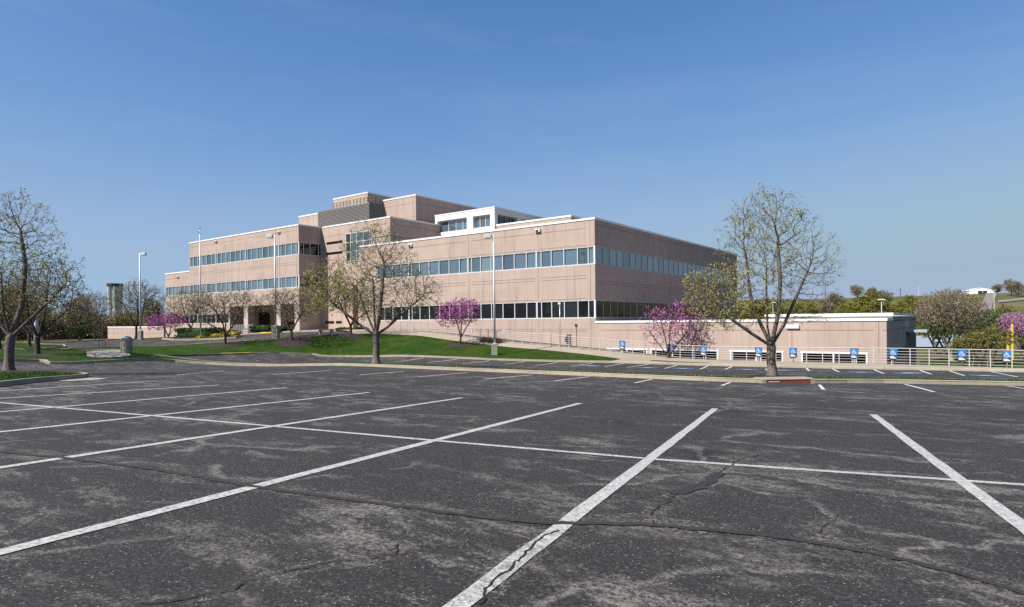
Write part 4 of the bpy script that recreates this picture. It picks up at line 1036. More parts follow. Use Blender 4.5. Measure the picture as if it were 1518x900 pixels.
def twigs(rng, pos, par, r, kids, maxr, n_per, ln, droop=0):
    """thin end shoots; returns segment starts and ends"""
    S = []; E_ = []
    for i in np.where((r < maxr))[0]:
        d0 = pos[i] - pos[par[i]]; d0 /= np.linalg.norm(d0) + 1e-9
        for _ in range(rng.poisson(n_per) + (2 if kids[i] == 0 else 0)):
            d = d0 * .9 + rng.normal(0, .5, 3) + np.array([0, 0, .35 - droop]); d /= np.linalg.norm(d)
            S.append(pos[i]); E_.append(pos[i] + d * ln * rng.uniform(.5, 1.3))
    return np.array(S), np.array(E_)
def twig_mesh(S, E_, r0=.006):
    d = E_ - S; d /= np.linalg.norm(d, axis=1)[:, None]; a = np.cross(d, np.array([.3, .5, .8])); a /= np.linalg.norm(a, axis=1)[:, None] + 1e-9; b = np.cross(d, a)
    n = len(S); i = np.arange(n); q = r0 * .35
    V = np.concatenate([S + a * r0, S - a * r0, E_ - a * q, E_ + a * q, S + b * r0, S - b * r0, E_ - b * q, E_ + b * q])
    return V, np.concatenate([np.c_[i, i + n, i + 2 * n, i + 3 * n], np.c_[i + 4 * n, i + 5 * n, i + 6 * n, i + 7 * n]])
def leaves(rng, C_, size, spread=.0, aspect=.6, up=.0):
    """diamond leaves folded along the midrib, centred near the points C_"""
    n = len(C_); c = C_ + rng.normal(0, spread, (n, 3)) if spread else C_
    a = rng.normal(size=(n, 3)); a[:, 2] += up; a /= np.linalg.norm(a, axis=1)[:, None]
    b = np.cross(a, rng.normal(size=(n, 3))); b /= np.linalg.norm(b, axis=1)[:, None] + 1e-9
    nn_ = np.cross(a, b); s = (size * rng.uniform(.6, 1.35, n))[:, None]
    V = np.concatenate([c - a * s * .5, c + b * s * aspect * .5 + nn_ * s * .12, c + a * s * .5, c - b * s * aspect * .5 + nn_ * s * .12])
    i = np.arange(n); Fc = np.c_[i, i + n, i + 2 * n, i + 3 * n]
    return V, Fc
def tree(name, loc, label, cat, seed, env, roots, n_attr, bark, leafm, r_base, leaf_size, leaf_per, dens=None, group=None, step=.22, kill=.42, tip=.006, expo=2.25, tw=.5, tw_len=.28, tw_r=.005, spread=.05, infl=2.6, maxn=4000, tropism=.1, flt=None, twm=.02, droop=0, along=.35, fine=2.6, crown='crown', trunk='trunk', aspect=.6):
    rng = np.random.default_rng(seed)
    t = empty(name, loc, label, cat, group)
    pos, par = grow(rng, env, roots, int(n_attr * fine), step * .8, kill * .58, infl, maxn, tropism, flt=flt, iters=220)
    r, kids = radii(pos, par, tip, expo, r_base)
    mb = MB(); wood(mb, pos, par, r, kids, rng)
    # root flare
    b0 = pos[0]; mb.tube([b0 + np.array([0, 0, -.25]), b0 + np.array([0, 0, .02]), b0 + np.array([0, 0, .16]), b0 + np.array([0, 0, .45])], [r[0] * 2.0, r[0] * 1.55, r[0] * 1.2, r[0] * 1.02], 10, cap=False)
    S, E_ = twigs(rng, pos, par, r, kids, twm, tw, tw_len, droop)
    tv, tf = twig_mesh(S, E_, tw_r)
    mb.build(trunk, bark, t, smooth=True)
    n = len(S)
    k = rng.poisson(leaf_per, n) if dens is None else rng.poisson(leaf_per * np.array([dens(p) for p in E_]))
    C_ = np.repeat(E_, k, axis=0); S_ = np.repeat(S, k, axis=0)
    f = 1 - np.abs(rng.normal(0, along, len(C_))).clip(0, 1); C_ = S_ + (C_ - S_) * f[:, None]
    V, Fc = leaves(rng, C_, leaf_size, spread, aspect)
    npmesh(crown, np.r_[V, tv], np.r_[Fc, tf + len(V)], [leafm, M['twig'] if bark is not M['bark_dark'] else bark], t, mi=np.r_[np.zeros(len(Fc), int), np.ones(len(tf), int)])
    return t
def cam_r(p): return p[0] * RV[0] + p[1] * RV[1]     # offset to the camera's right
def site(u, D, dz=.12): x, y = P(u, D); return (x, y, g(x, y) + dz)

# the big tree by the drain
def den1(p):
    r, z = cam_r(p), p[2]
    return 1.6 if (r < -1.0 and z < 4.4) else (.25 if r > 1.0 else .62)
tree('street_tree', site(1143.5, 25.4, .15), 'large half-bare tree with fresh yellow-green leaves, beside the red storm drain', 'tree', 11,
     [(-.1, 0, 5.0, 2.1, 1.9, 2.5, 4), (-.2, 0, 6.3, 1.3, 1.2, 1.35, 1.6), (-2.25, -.2, 3.3, 1.35, 1.5, 1.25, 2.2), (1.7, 0, 4.4, 1.1, 1.2, 1.7, 1.2), (-1.5, 0, 2.4, 1.7, 1.0, .55, .5), (1.0, 0, 2.3, 1.2, 1, .5, .25)],
     [([(0, 0, 0), (-.03, 0, .8), (0, 0, 1.45)], -1), ([(-.8, 0, 1.75), (-1.9, -.2, 2.5), (-2.6, -.2, 3.3)], 6), ([(.55, .1, 2.1), (1.05, .1, 3.2), (1.6, .1, 4.4)], 6), ([(-.35, .3, 2.2), (-.7, .4, 3.4), (-.9, .3, 5)], 6), ([(.12, -.3, 2.4), (.25, -.3, 3.8), (.2, -.2, 5.4)], 6), ([(-.2, -.1, 2.0), (-.35, -.4, 3.4), (-.3, -.3, 4.6)], 6)],
     1500, M['bark'], M['leaf_young'], .175, .072, 3.2, den1, 'street trees along the parking lots', tw=.95, along=.16, spread=.045, tw_len=.30, maxn=5200)
def den2(p):
    r, z = cam_r(p), p[2]
    return 2.0 if (r < -1.6 and z < 5.8) else .62
tree('street_tree', site(557, 37.5, .14), 'broad vase-shaped tree with pale yellow-green buds on the long lawn strip', 'tree', 12,
     [(.1, 0, 5.2, 2.6, 2.4, 3.1, 4), (-2.7, 0, 4.7, 1.6, 1.7, 1.7, 2.2), (2.4, 0, 4.2, 1.6, 1.7, 1.5, 1.8), (0, 0, 7.4, 1.5, 1.4, 1.1, .8), (-3.2, 0, 3.9, .9, 1.2, .9, .6), (.2, 0, 3.2, 1.8, 1.5, .8, .8)],
     [([(0, 0, 0), (.02, 0, .9), (0, 0, 1.7)], -1), ([(-.9, 0, 2.3), (-2.0, 0, 3.2), (-3.2, 0, 4.2)], 7), ([(.7, .1, 2.2), (1.7, .1, 3.1), (2.8, .1, 4.0)], 7), ([(-.5, .4, 2.7), (-1.1, .5, 4.2)], 7), ([(.3, -.4, 2.7), (.5, -.5, 4.4), (.6, -.4, 6)], 7), ([(-.1, .1, 2.9), (-.15, .1, 5)], 7)],
     1700, M['bark'], M['leaf_young'], .20, .088, 3.1, den2, 'street trees along the parking lots', step=.27, kill=.48, tw=.95, along=.16, spread=.055, tw_len=.34, tw_r=.007, tip=.0075, maxn=5200)
tree('street_tree', site(12.5, 24.5, .15), 'grey-trunked tree with fresh leaves on the left parking island', 'tree', 13,
     [(0, 0, 4.7, 1.9, 1.8, 2.4, 3), (1.6, 0, 3.4, 1.25, 1.2, 1.3, 1.6), (-1.5, 0, 3.6, 1.3, 1.3, 1.5, 1.3), (.3, 0, 6.0, .9, .9, 1.0, .6)],
     [([(0, 0, 0), (.03, 0, .9), (.1, 0, 1.55)], -1), ([(.8, 0, 2.0), (1.6, .1, 2.8), (2.3, 0, 3.5)], 7), ([(-.5, 0, 2.1), (-1.1, .1, 3.2)], 7), ([(.3, .3, 2.6), (.45, .3, 4.2), (.35, .2, 5.6)], 7), ([(-.05, -.2, 2.4), (-.1, -.2, 3.8)], 7)],
     1200, M['bark'], M['leaf_young'], .16, .074, 1.8, None, 'street trees along the parking lots', tw=.9, along=.16, spread=.045, maxn=4200)

# spreading crab apples: one built, then copied
GRPC = 'spreading small trees round the entrance drive'
crab = tree('crab_apple', site(333.5, 59.5), 'low spreading tree with dark forked trunk in a mulch ring, before the hedge', 'tree', 21,
     [(0, 0, 3.7, 3.4, 3.2, 1.5, 3), (-1.6, 0, 2.9, 1.7, 1.8, 1.2, 1), (1.6, .2, 4.2, 1.5, 1.5, 1.3, 1)],
     [([(0, 0, 0), (.02, 0, .7), (0, 0, 1.15)], -1), ([(-.9, 0, 1.7), (-2.3, .1, 2.5)], 4), ([(.7, .2, 1.9), (1.4, .2, 3.2)], 4), ([(.1, -.6, 2.0), (-.2, -1.2, 3.0)], 4), ([(-.2, .6, 2.2), (-.5, .9, 3.6)], 4)],
     1000, M['bark_dark'], M['leaf_pale'], .125, .10, 1.6, None, GRPC, step=.26, kill=.46, tw=.6, tw_len=.3, tw_r=.0085, tip=.009, maxn=3000, tropism=.05, expo=2.4)
def dup(root, loc, rz, sc_, label, group=None):
    c = copy_tree(root); c.location = loc; c.rotation_euler = (0, 0, rz); c.scale = sc_ if isinstance(sc_, tuple) else (sc_,) * 3
    c['label'] = label
    if group: c['group'] = group
    return c
dup(crab, site(432, 60.5), 2.3, .98, 'low spreading tree in a mulch ring, right of the lamp post on a concrete block')
dup(crab, site(520, 64.0), 4.0, 1.05, 'dark-trunked small tree behind the broad vase-shaped tree, beside the bench')
dup(crab, (*P(283, 80), -1.5), 1.2, (1.0, 1.0, 1.15), 'small spreading tree behind the clipped hedge and flagpole')
dup(crab, (*P(202, 88), -1.7), 5.2, (1.22, 1.22, 1.5), 'dark spreading tree before the low pink wall, beside the lamp post')
tree2 = tree('street_tree', site(55, 39), 'spreading tree on the left lawn, before the half-hidden lamp post', 'tree', 23,
     [(0, 0, 4.2, 2.7, 2.4, 1.9, 3), (1.5, 0, 3.2, 1.6, 1.6, 1.1, 1), (-1.4, 0, 3.4, 1.6, 1.6, 1.2, 1)],
     [([(0, 0, 0), (.02, 0, .9), (.08, 0, 1.5)], -1), ([(1.0, 0, 2.1), (2.0, .1, 2.9)], 5), ([(-.9, .1, 2.0), (-1.7, .1, 2.8)], 5), ([(.1, .5, 2.5), (.2, .6, 4)], 5), ([(-.2, -.5, 2.6), (-.3, -.5, 4)], 5)],
     1000, M['bark_dark'], M['leaf_young'], .14, .085, 1.3, None, 'street trees along the parking lots', step=.25, kill=.45, tw=.6, tw_r=.0075, tip=.008, maxn=3000)
dup(tree2, site(43, 54), 2.0, .95, 'smaller tree behind the spreading tree on the left lawn')
dup(tree2, site(-2, 46), 3.6, 1.0, 'dark trunk cut by the left edge of the picture')
# redbuds
red = tree('redbud_tree', site(681, 58.8), 'magenta flowering redbud in a mulch ring on the lawn', 'tree', 31,
     [(0, 0, 3.1, 2.1, 1.9, 1.3, 3), (-1.0, 0, 2.5, 1.3, 1.2, .8, 1), (.9, 0, 3.5, 1.2, 1.1, .9, 1)],
     [([(0, 0, 0), (.1, 0, .5), (.12, 0, .9)], -1), ([(.6, 0, 1.6), (1.2, 0, 2.5)], 3), ([(-.1, .2, 1.7), (-.5, .2, 2.7)], 3), ([(.2, -.3, 1.8), (.3, -.4, 2.9)], 3)],
     700, M['bark_dark'], M['blossom'], .085, .10, 5.5, None, 'magenta redbuds', step=.22, kill=.38, tw=.6, tw_len=.3, tw_r=.008, tip=.008, maxn=2200, along=.7, spread=.025, expo=2.4, crown='blossom')
rb2loc = (*P(990, 49.6), -3.05)
yl_ = rb2loc[1]
tree('redbud_tree', rb2loc, 'wide pink redbud between the annex wall and the railing', 'tree', 32,
     [(-1.3, 0, 3.0, 1.6, .9, 1.1, 2), (1.3, 0, 2.9, 1.7, .9, 1.3, 2), (.9, 0, 3.9, .8, .7, .7, .8), (-1.0, 0, 3.5, .9, .7, .6, .8), (0, 0, 1.9, 2.5, .9, 1.0, 1.2), (2.2, 0, 1.9, 1.2, .8, .8, .6)],
     [([(0, 0, 0), (0, 0, .4)], -1), ([(-.6, 0, 1.0), (-1.5, 0, 2.2)], 1), ([(.7, 0, 1.1), (1.6, 0, 2.2)], 1), ([(.1, 0, 1.2), (.2, 0, 2.5)], 1), ([(-.2, -.2, 1.3), (-.5, -.3, 2.6)], 1)],
     1100, M['bark_dark'], M['blossom'], .10, .10, 4.4, lambda p: .35 if cam_r(p) > 2.0 else 1.0, 'magenta redbuds', step=.22, kill=.38, tw=.6, tw_len=.28, tw_r=.008, tip=.008, maxn=3000, along=.7, spread=.025, expo=2.4,
     flt=lambda A: (A[:, 1] + yl_ < -.25) & (A[:, 1] + yl_ > -3.0), crown='blossom')
dup(red, (*P(248, 82), -2.1), 1.0, (1.15, 1.15, .86), 'magenta redbud bush at the left end of the clipped hedge')
x, y = P(1514, 76); rb = dup(red, (x, y, -5.0), 2.2, (1.2, 1.2, 1.25), 'large pale pink redbud at the right edge, behind the yellow bollards')
x, y = P(1468, 120); rb2 = dup(red, (x, y, -3.4), 3.2, (.8, .8, 1.1), 'small distant redbud right of the brown tree crown')
# sapling with stakes
x, y, z = site(151, 60)
t = tree('sapling', (x, y, z), 'thin bare sapling held between short stakes on the left lawn', 'tree', 33, [(0, 0, 2.0, .5, .5, 1.0, 1)], [([(0, 0, 0), (0, 0, 1.2)], -1)], 60, M['bark'], M['leaf_pale'], .03, .08, .25, tw=.3, tip=.006)
for s in (-1, 1): MB().box(s * .75 - .025, s * .75 + .025, -.025, .025, -.1, 1.0).build('stake', M['bark_dark'], t)
# mulch rings
for u, D, r, h in ((333.5, 59.5, 1.75, .10), (433, 60.5, 1.75, .10), (681, 58.8, 1.15, .07), (520, 64, 1.3, .06), (55, 39, 1.3, .05), (12.5, 24.5, 1.2, .05), (1150, 25.5, 1.25, .05)):
    x, y = P(u, D); n = 28; V = [(x, y, g(x, y) + .16 + h)]; rj = np.random.default_rng(int(u))
    for rad, hh in ((.6, h * .7 + .155), (1.0, .142)):
        for k in range(n):
            a = 2 * math.pi * k / n; q = (x + r * rad * math.cos(a) * rj.uniform(.93, 1.07), y + r * rad * math.sin(a) * rj.uniform(.93, 1.07)); V.append((*q, g(*q) + hh))
    fs = [(0, 1 + k, 1 + (k + 1) % n) for k in range(n)] + [(1 + k, 1 + n + k, 1 + n + (k + 1) % n, 1 + (k + 1) % n) for k in range(n)]
    tag(MB().add(V, fs).build('mulch_ring', M['mulch'], smooth=True), kind='structure')
# hedges and shrubs: clipped bodies covered with small leaves
def hedge(name, u0, u1, D, zb, h, dp, mat, label, cat, group=None, seed=1, n=2600, size=.13, rnd=.35):
    p, q = np.array(P(u0, D)), np.array(P(u1, D)); c = (p + q) / 2; L_ = np.linalg.norm(q - p); rng = np.random.default_rng(seed)
    t = empty(name, (c[0], c[1], zb), label, cat, group, rz=YAW)
    m = MB(); nu, nv = 40, 14; V = []
    def srf(a, b, k=1.0):                                         # superellipsoid
        e1, e2 = rnd, .5
        sg = lambda v, e: np.sign(v) * np.abs(v) ** e
        return np.array([L_ / 2 * k * sg(np.cos(b), e1) * sg(np.cos(a), e2), dp / 2 * k * sg(np.cos(b), e1) * sg(np.sin(a), e2), h / 2 + h / 2 * k * sg(np.sin(b), e1)])
    for j in range(nv + 1):
        for i in range(nu):
            a = 2 * math.pi * i / nu; b = -math.pi / 2 + math.pi * j / nv; w_ = 1 - .05 * rng.random(); V.append(srf(a, b, .93 * w_))
    fs = [(j * nu + i, j * nu + (i + 1) % nu, (j + 1) * nu + (i + 1) % nu, (j + 1) * nu + i) for j in range(nv) for i in range(nu)]
    m.add(V, fs).build('branches', mat, t, smooth=True)
    A = rng.uniform(0, 2 * math.pi, n); B_ = np.arcsin(rng.uniform(-.85, 1, n)); C_ = np.array([srf(a, b, rng.uniform(.9, 1.03)) for a, b in zip(A, B_)])
    V2, F2 = leaves(rng, C_, size, .03, .7); npmesh('foliage', V2, F2, mat, t)
    return t
hedge('hedge', 262, 331, 77, -1.72, 1.35, 2.2, M['hedge'], 'long clipped dark hedge in the mulch bed behind the flagpole', 'hedge', None, 1, 4200, .14)
hedge('hedge', 329, 353, 76, -1.6, .85, 1.6, M['hedge'], 'low rounded dark shrub at the right end of the long hedge', 'shrub', None, 2, 1500, .14, .7)
for i, (u0, u1, D, lb) in enumerate(((292, 302, 73.6, 'leftmost golden shrub at the front of the mulch bed'), (313, 326, 73.2, 'second golden shrub before the long hedge'), (327, 339, 73.0, 'third golden shrub, by the small forked tree'), (340, 353, 73.4, 'rightmost golden shrub at the tip of the mulch bed'))):
    hedge('golden_shrub', u0, u1, D, -1.9 + .12 * i, .62 + .1 * (i > 0), .9, M['yellow_leaf'], lb, 'shrub', 'golden shrubs in the mulch bed', 5 + i, 700, .15, .8)
hedge('hedge', 371, 412, 83, -1.05, .95, 1.5, M['hedge'], 'dark hedge under the entrance columns, left of the lamp post', 'hedge', None, 11, 2200, .14, .5)
hedge('hedge', 413, 424, 83, -1.0, .75, 1.2, M['hedge'], 'short dark shrub right of the entrance lamp post', 'shrub', None, 12, 900, .14, .8)
hedge('hedge', 498, 546, 72.5, -1.25, .78, 1.4, M['hedge'], 'dark hedge behind the broad tree, right of the bench', 'hedge', None, 13, 2200, .13, .5)
for i, (u, D, lb) in enumerate(((716, 60.2, 'small grey bare shrub left of the lawn lamp post'), (726, 59.6, 'small grey bare shrub nearest the lawn lamp post'), (739, 59.4, 'small grey bare shrub right of the lawn lamp post'))):
    x, y = P(u, D); z = g(x, y) + .15; rng = np.random.default_rng(50 + i)
    S = rng.normal(0, .12, (160, 3)) * [1.6, 1.2, .2]; S[:, 2] = np.abs(S[:, 2]); E_ = S + rng.normal(0, .22, (160, 3)) * [1.3, 1, .3] + [0, 0, .38]; V, Fc = twig_mesh(S, E_, .010)
    t = empty('bare_shrub', (x, y, z), lb, 'shrub', 'bare shrubs by the walk'); npmesh('stems', V, Fc, M['twig'], t)
    V, Fc = leaves(rng, E_[::2], .09, .04); npmesh('foliage', V, Fc, M['leaf_brown'], t)

# trees below and beyond the annex
def lowz(x, y): return float(max(low_z(np.array([x]), np.array([y]))[0], ground_z(np.array([x]), np.array([y]))[0]))
x, y = P(1409, 74)
big = tree('brown_tree', (x, y, -5.1), 'large round-crowned brown tree barely in leaf beyond the railing', 'tree', 41,
     [(0, 0, 5.9, 3.7, 3.4, 2.3, 4), (-2.2, 0, 5.4, 2.0, 2, 1.3, 1), (2.4, 0, 4.2, 2.3, 2, 1.9, 1.2), (-.3, 0, 7.3, 2.0, 2, 1.0, .8)],
     [([(.1, 0, 0), (0, 0, .9)], -1), ([(-.9, 0, 2.4), (-2.2, 0, 4.6)], 2), ([(.8, .2, 2.2), (1.9, .2, 4.4)], 2), ([(.1, -.5, 2.6), (0, -.6, 5)], 2), ([(-.3, .6, 2.6), (-.5, .8, 5)], 2)],
     1700, M['bark_pale'], M['leaf_brown'], .2, .16, 2.6, None, None, step=.32, kill=.5, tw=.8, tw_len=.5, tw_r=.013, tip=.012, maxn=4200, infl=3.2, expo=2.4, twm=.05)
x, y = P(1386, 86)
gt = tree('green_tree', (x, y, -5.0), 'small green tree with dark trunk on the lower lawn, left of its twin', 'tree', 42,
     [(0, 0, 3.4, 2.2, 2, 1.4, 3)], [([(0, 0, 0), (0, 0, 1.3)], -1), ([(-.8, 0, 2.2)], 2), ([(.8, 0, 2.3)], 2)], 320, M['bark_dark'], M['leaf_green'], .17, .24, 3.2, None, 'green trees on the lower lawn', step=.34, kill=.5, tw=.8, tw_len=.4, tw_r=.012, tip=.012, maxn=1200, twm=.06)
x, y = P(1399, 84); dup(gt, (x, y, -5.0), 2.1, 1.05, 'small green tree with dark trunk, close behind the brown tree')
x, y = P(1383, 112); pl = dup(gt, (x, y, -5.0), 4.0, (1.2, 1.2, 1.65), 'dull plum-coloured tree behind the green pair beyond the annex', 'plum trees')
pl.name = 'plum_tree'
for ch in pl.children:
    if ch.name.startswith('crown'): ch.data = ch.data.copy(); ch.data.materials.clear(); ch.data.materials.append(M['leaf_plum'])
RBS = (rb, rb2)
def recolour(o, name, mat, cname='crown'):
    o.name = name
    for ch in o.children:
        if ch.name.startswith(cname): ch.data = ch.data.copy(); ch.data.materials.clear(); ch.data.materials.append(mat)
    return o
for o in RBS: recolour(o, 'redbud_tree', M['blossom_pale'], 'blossom')
for u, D, s, mt, nm, lb in ((1452, 62, (.95, .95, .72), 'leaf_olive', 'olive_shrub', 'bushy olive shrub right of the brown tree'), (1470, 68, (.95, .95, .8), 'leaf_olive', 'olive_shrub', 'bushy olive shrub left of the yellow bollards'),
                            (1466, 80, (1.1, 1.1, 1.2), 'leaf_green', 'green_tree', 'leafy green tree between the brown tree and the right redbud'), (1436, 66, (.8, .8, .65), 'leaf_olive', 'olive_shrub', 'low olive shrub at the foot of the brown tree'),
                            (1489, 90, (1.0, 1.0, 1.35), 'leaf_olive', 'olive_tree', 'olive-leaved tree behind the right redbud'), (1516, 92, (1.1, 1.1, 1.0), 'leaf_olive', 'olive_shrub', 'olive bush cut by the right edge')):
    x, y = P(u, D); recolour(dup(gt, (x, y, lowz(x, y)), u * .7, s, lb, 'shrubs and trees on the lower lawn'), nm, M[mt])
for u, D, lb in ((1441, 52, 'thin bare sapling behind the railing, left of two'), (1463, 50, 'thin bare sapling behind the railing, right of two')):
    x, y = P(u, D); tree('sapling', (x, y, lowz(x, y)), lb, 'tree', int(u), [(0, 0, 2.0, .45, .45, 1.1, 1)], [([(0, 0, 0), (0, 0, 1.0)], -1)], 60, M['bark_pale'], M['leaf_pale'], .035, .07, .2, group='saplings behind the railing', tw=.4)
# tree line beyond the annex: three kinds, copied
line1 = tree('distant_tree', (*P(1136, 200), -4), 'lime-green distant tree behind the big street tree crown', 'tree', 51,
     [(0, 0, 6.0, 3.2, 3, 4.2, 2), (-2.6, .5, 4.6, 2.6, 2.4, 2.8, 1.4), (2.5, -.4, 5.4, 2.5, 2.4, 3.2, 1.4), (.6, 0, 8.6, 2.0, 2, 2.2, .8)], [([(0, 0, 0), (0, 0, 1.8)], -1)], 420, M['bark_dark'], M['leaf_lime'], .2, .5, 4.5, None, 'distant trees beyond the annex', step=.6, kill=.8, infl=6, tw=1.0, tw_len=.8, tw_r=.03, tip=.03, maxn=900, fine=1.6, twm=.2, spread=.25)
line2 = tree('distant_tree', (*P(1222, 215), -4), 'grey-brown bare distant tree beside the utility pole', 'tree', 52,
     [(0, 0, 6.0, 2.6, 2.6, 4.6, 2), (-1.9, .4, 5.0, 2.2, 2, 2.4, 1.2), (1.8, -.5, 6.4, 2.0, 2, 2.6, 1.2), (.4, 1.4, 8.2, 1.6, 1.6, 2.4, .8)], [([(0, 0, 0), (0, 0, 1.2)], -1)], 420, M['bark_dark'], M['leaf_brown'], .2, .4, 2.6, None, 'distant trees beyond the annex', step=.6, kill=.8, infl=6, tw=1.4, tw_len=1.0, tw_r=.03, tip=.03, maxn=900, fine=1.6, twm=.2, spread=.2)
desc = ['dense lime-green', 'thin brown-tinged', 'round olive']
spots = [(1120, 190, .95, 0), (1152, 205, .9, 0), (1166, 190, .95, 2), (1184, 210, .95, 0), (1200, 195, .85, 0), (1240, 235, 1.0, 1), (1250, 200, .75, 0), (1263, 215, .8, 0), (1271, 300, 1.15, 1), (1281, 205, .95, 0), (1292, 230, .95, 2), (1302, 200, .9, 0), (1311, 250, 1.2, 1), (1322, 210, .75, 1), (1336, 200, .72, 0), (1347, 205, .8, 0), (1360, 190, .8, 2), (1374, 170, .75, 0), (1484, 150, .62, 1), (1500, 260, .9, 1), (1510, 250, .8, 1), (1478, 330, .9, 1), (1105, 210, 1.0, 1), (1090, 200, 1.0, 0)]
where = ['left of the big tree trunk', 'seen through the big tree', 'over the annex roof left of the wall light', 'over the middle of the annex roof', 'just right of the big tree crown', 'beside the bare gap in the tree line', 'left of the gap in the tree line', 'right of the gap in the tree line', 'standing on the skyline behind the gap', 'over the annex roof left of the lamp', 'next to the double-headed lamp', 'directly behind the double-headed lamp', 'standing tall on the skyline above the lamp', 'right of the double-headed lamp', 'beside the utility pole past the annex corner', 'above the annex rear corner', 'at the left edge of the brown tree', 'behind the plum-coloured tree', 'before the hill road', 'on the hill right of the road', 'on the hill at the far right edge', 'on the skyline beside the barn', 'behind the building corner', 'hidden behind the office wing']
for i, ((u, D, s, k), wh) in enumerate(zip(spots, where)):
    x, y = P(u, D); z = float(ground_z(np.array([x]), np.array([y]))[0])
    o = dup(line2 if k == 1 else line1, (x, y, z), i * 1.7, (s * (1 + .25 * math.sin(i * 3)), s, s * (.62 if k == 1 else .76) * (1 + .18 * math.cos(i * 5))), desc[k] + ' distant tree ' + wh)
    if k == 2: recolour(o, 'distant_tree', M['leaf_olive'])
# woods at the left and round the lot
def woods(name, spots_, seed, mats, kind='stuff', leaf=.36, per=420):
    rng = np.random.default_rng(seed); VV = []; FF = []; MI = []; TV = []; TF = []; nv = 0; nt = 0
    for (x, y, z, h, rad, k) in spots_:
        c = rng.normal(size=(per, 3)); c /= np.linalg.norm(c, axis=1)[:, None]; c *= rng.uniform(0, 1, (per, 1)) ** .45
        c[:, 0] *= rad; c[:, 1] *= rad; c[:, 2] = h * .56 + c[:, 2] * h * .42
        lob = 1 + .25 * np.sin(c[:, 0] * 2.1 / rad * 3 + x) * np.cos(c[:, 2] * 1.7 + y); c[:, :2] *= lob[:, None]
        V, Fc = leaves(rng, c + [x, y, z], leaf, .1, .7); VV.append(V); FF.append(Fc + nv); nv += len(V); MI.append(np.full(len(Fc), k))
        S = c[::2] * [.3, .3, .62] + [x, y, z]; E_ = c[::2] * [1.05, 1.05, 1.06] + [x, y, z]; V, Fc = twig_mesh(S, E_, .035); TV.append(V); TF.append(Fc + nt); nt += len(V)
        V, Fc = twig_mesh(np.array([[x, y, z - 1]]), np.array([[x + rng.normal(0, .3), y, z + h * .8]]), .16); TV.append(V); TF.append(Fc + nt); nt += len(V)
    t = bpy.data.objects.new(name, None); col.objects.link(t); tag(t, kind=kind)
    npmesh('foliage', np.concatenate(VV), np.concatenate(FF), mats, t, mi=np.concatenate(MI)); npmesh('branches', np.concatenate(TV), np.concatenate(TF), M['twig'], t)
    return t
rw_ = np.random.default_rng(77)
L_ = []
for i in range(170):
    u = rw_.uniform(-120, 265); D = rw_.uniform(104, 175); x, y = P(u, D)
    if u > 60 and D < 150: D = rw_.uniform(150, 190); x, y = P(u, D)
    h = rw_.uniform(5, 8.5) * (1 + .15 * (D - 105) / 70); L_.append((x, y, float(ground_z(np.array([x]), np.array([y]))[0]), h, h * rw_.uniform(.38, .5), 0 if rw_.random() < .62 else 1 if rw_.random() < .7 else 2))
t = woods('woodland', L_, 3, [M['leaf_brown'], M['leaf_olive'], M['leaf_lime']]); tag(t, 'brown and olive spring woods behind the left drive', 'woods')
L_ = []
for i in range(150):
    az_ = rw_.uniform(62, 300); r_ = rw_.uniform(105, 150); x = CAM[0] + r_ * (math.sin(RAD(az_)) * RV[0] + math.cos(RAD(az_)) * FV[0]); y = CAM[1] + r_ * (math.sin(RAD(az_)) * RV[1] + math.cos(RAD(az_)) * FV[1])
    h = rw_.uniform(7, 11); L_.append((x, y, float(ground_z(np.array([x]), np.array([y]))[0]), h, h * rw_.uniform(.4, .55), 0 if rw_.random() < .4 else 1))
t = woods('woodland', L_, 5, [M['leaf_brown'], M['leaf_olive'], M['leaf_lime']], per=160, leaf=.9); tag(t, 'wood of olive and brown trees behind the viewer', 'woods')
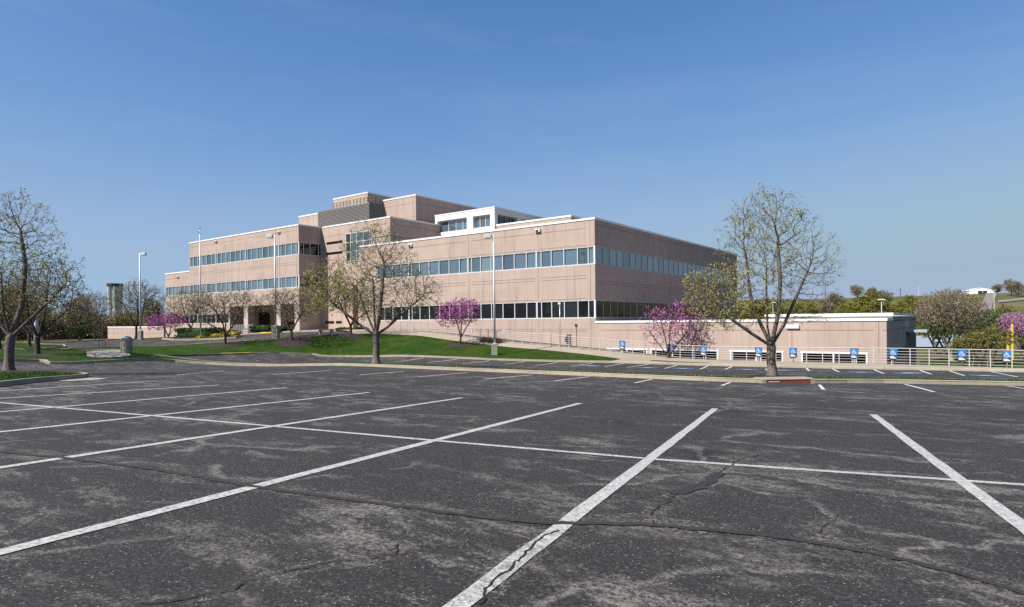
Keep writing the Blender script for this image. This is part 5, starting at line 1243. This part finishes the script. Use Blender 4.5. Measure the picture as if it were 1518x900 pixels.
# single trees one can tell apart before the woods
for u, D, s, k, lb in ((140, 84, (.75, .75, 1.3), 2, 'slender pale-green tree before the woods at left, behind the sapling'), (118, 108, (.7, .7, .75), 1, 'bare brown tree before the woods, left of the pale-green one'), (228, 140, (.7, .7, .85), 1, 'bare brown tree behind the low pink wall'), (20, 96, (.8, .8, .8), 1, 'bare brown tree behind the left lawn')):
    x, y = P(u, D); o = dup(crab if k == 2 else line2 if k else line1, (x, y, float(ground_z(np.array([x]), np.array([y]))[0])), u, s, lb, 'trees before the left woods')
    if k == 2: o.name = 'slender_tree'
x, y = P(118, 92); recolour(dup(gt, (x, y, -2.6), 1.0, (.8, .8, .55), 'dark evergreen bush before the woods, left of the low pink wall', 'shrubs before the left woods'), 'evergreen_bush', M['hedge'])

# grass blades along the lawns nearest the camera
rng = np.random.default_rng(9)
def blades(poly, n, h):
    B = np.array(poly); lo, hi = B.min(0), B.max(0); pts = rng.uniform(lo, hi, (int(n * 3), 2)); pts = pts[inside(poly, pts)][:n]
    z = G(pts[:, 0], pts[:, 1]) + .12; S = np.c_[pts, z]; a = rng.uniform(0, 2 * math.pi, len(S)); w = .011
    d = np.c_[np.cos(a), np.sin(a), np.zeros(len(S))] * w; tip = S + np.c_[rng.normal(0, .03, (len(S), 2)), h * rng.uniform(.5, 1.3, len(S))]
    V = np.concatenate([S - d, S + d, tip]); i = np.arange(len(S)); return V, np.c_[i, i + len(S), i + 2 * len(S)]
def inset(poly, d):
    c = np.array(poly); return c
isl = [p for p in fb if p[0] > -12] + [p for p in BACK if p[0] > -12]
isl_in = [(p[0], p[1] + .2) for p in fb if p[0] > -12] + [(p[0], p[1] - .1) for p in BACK if p[0] > -12]
v1, f1 = blades(isl_in, 60000, .085)
c_ = np.mean(near_isl, axis=0); v2, f2 = blades([tuple(c_ + (np.array(p) - c_) * .955) for p in near_isl], 42000, .075)
tag(npmesh('grass', np.concatenate([v1, v2]), np.concatenate([f1, f2 + len(v1)]), M['blade']), kind='stuff')
bpy.context.view_layer.update()
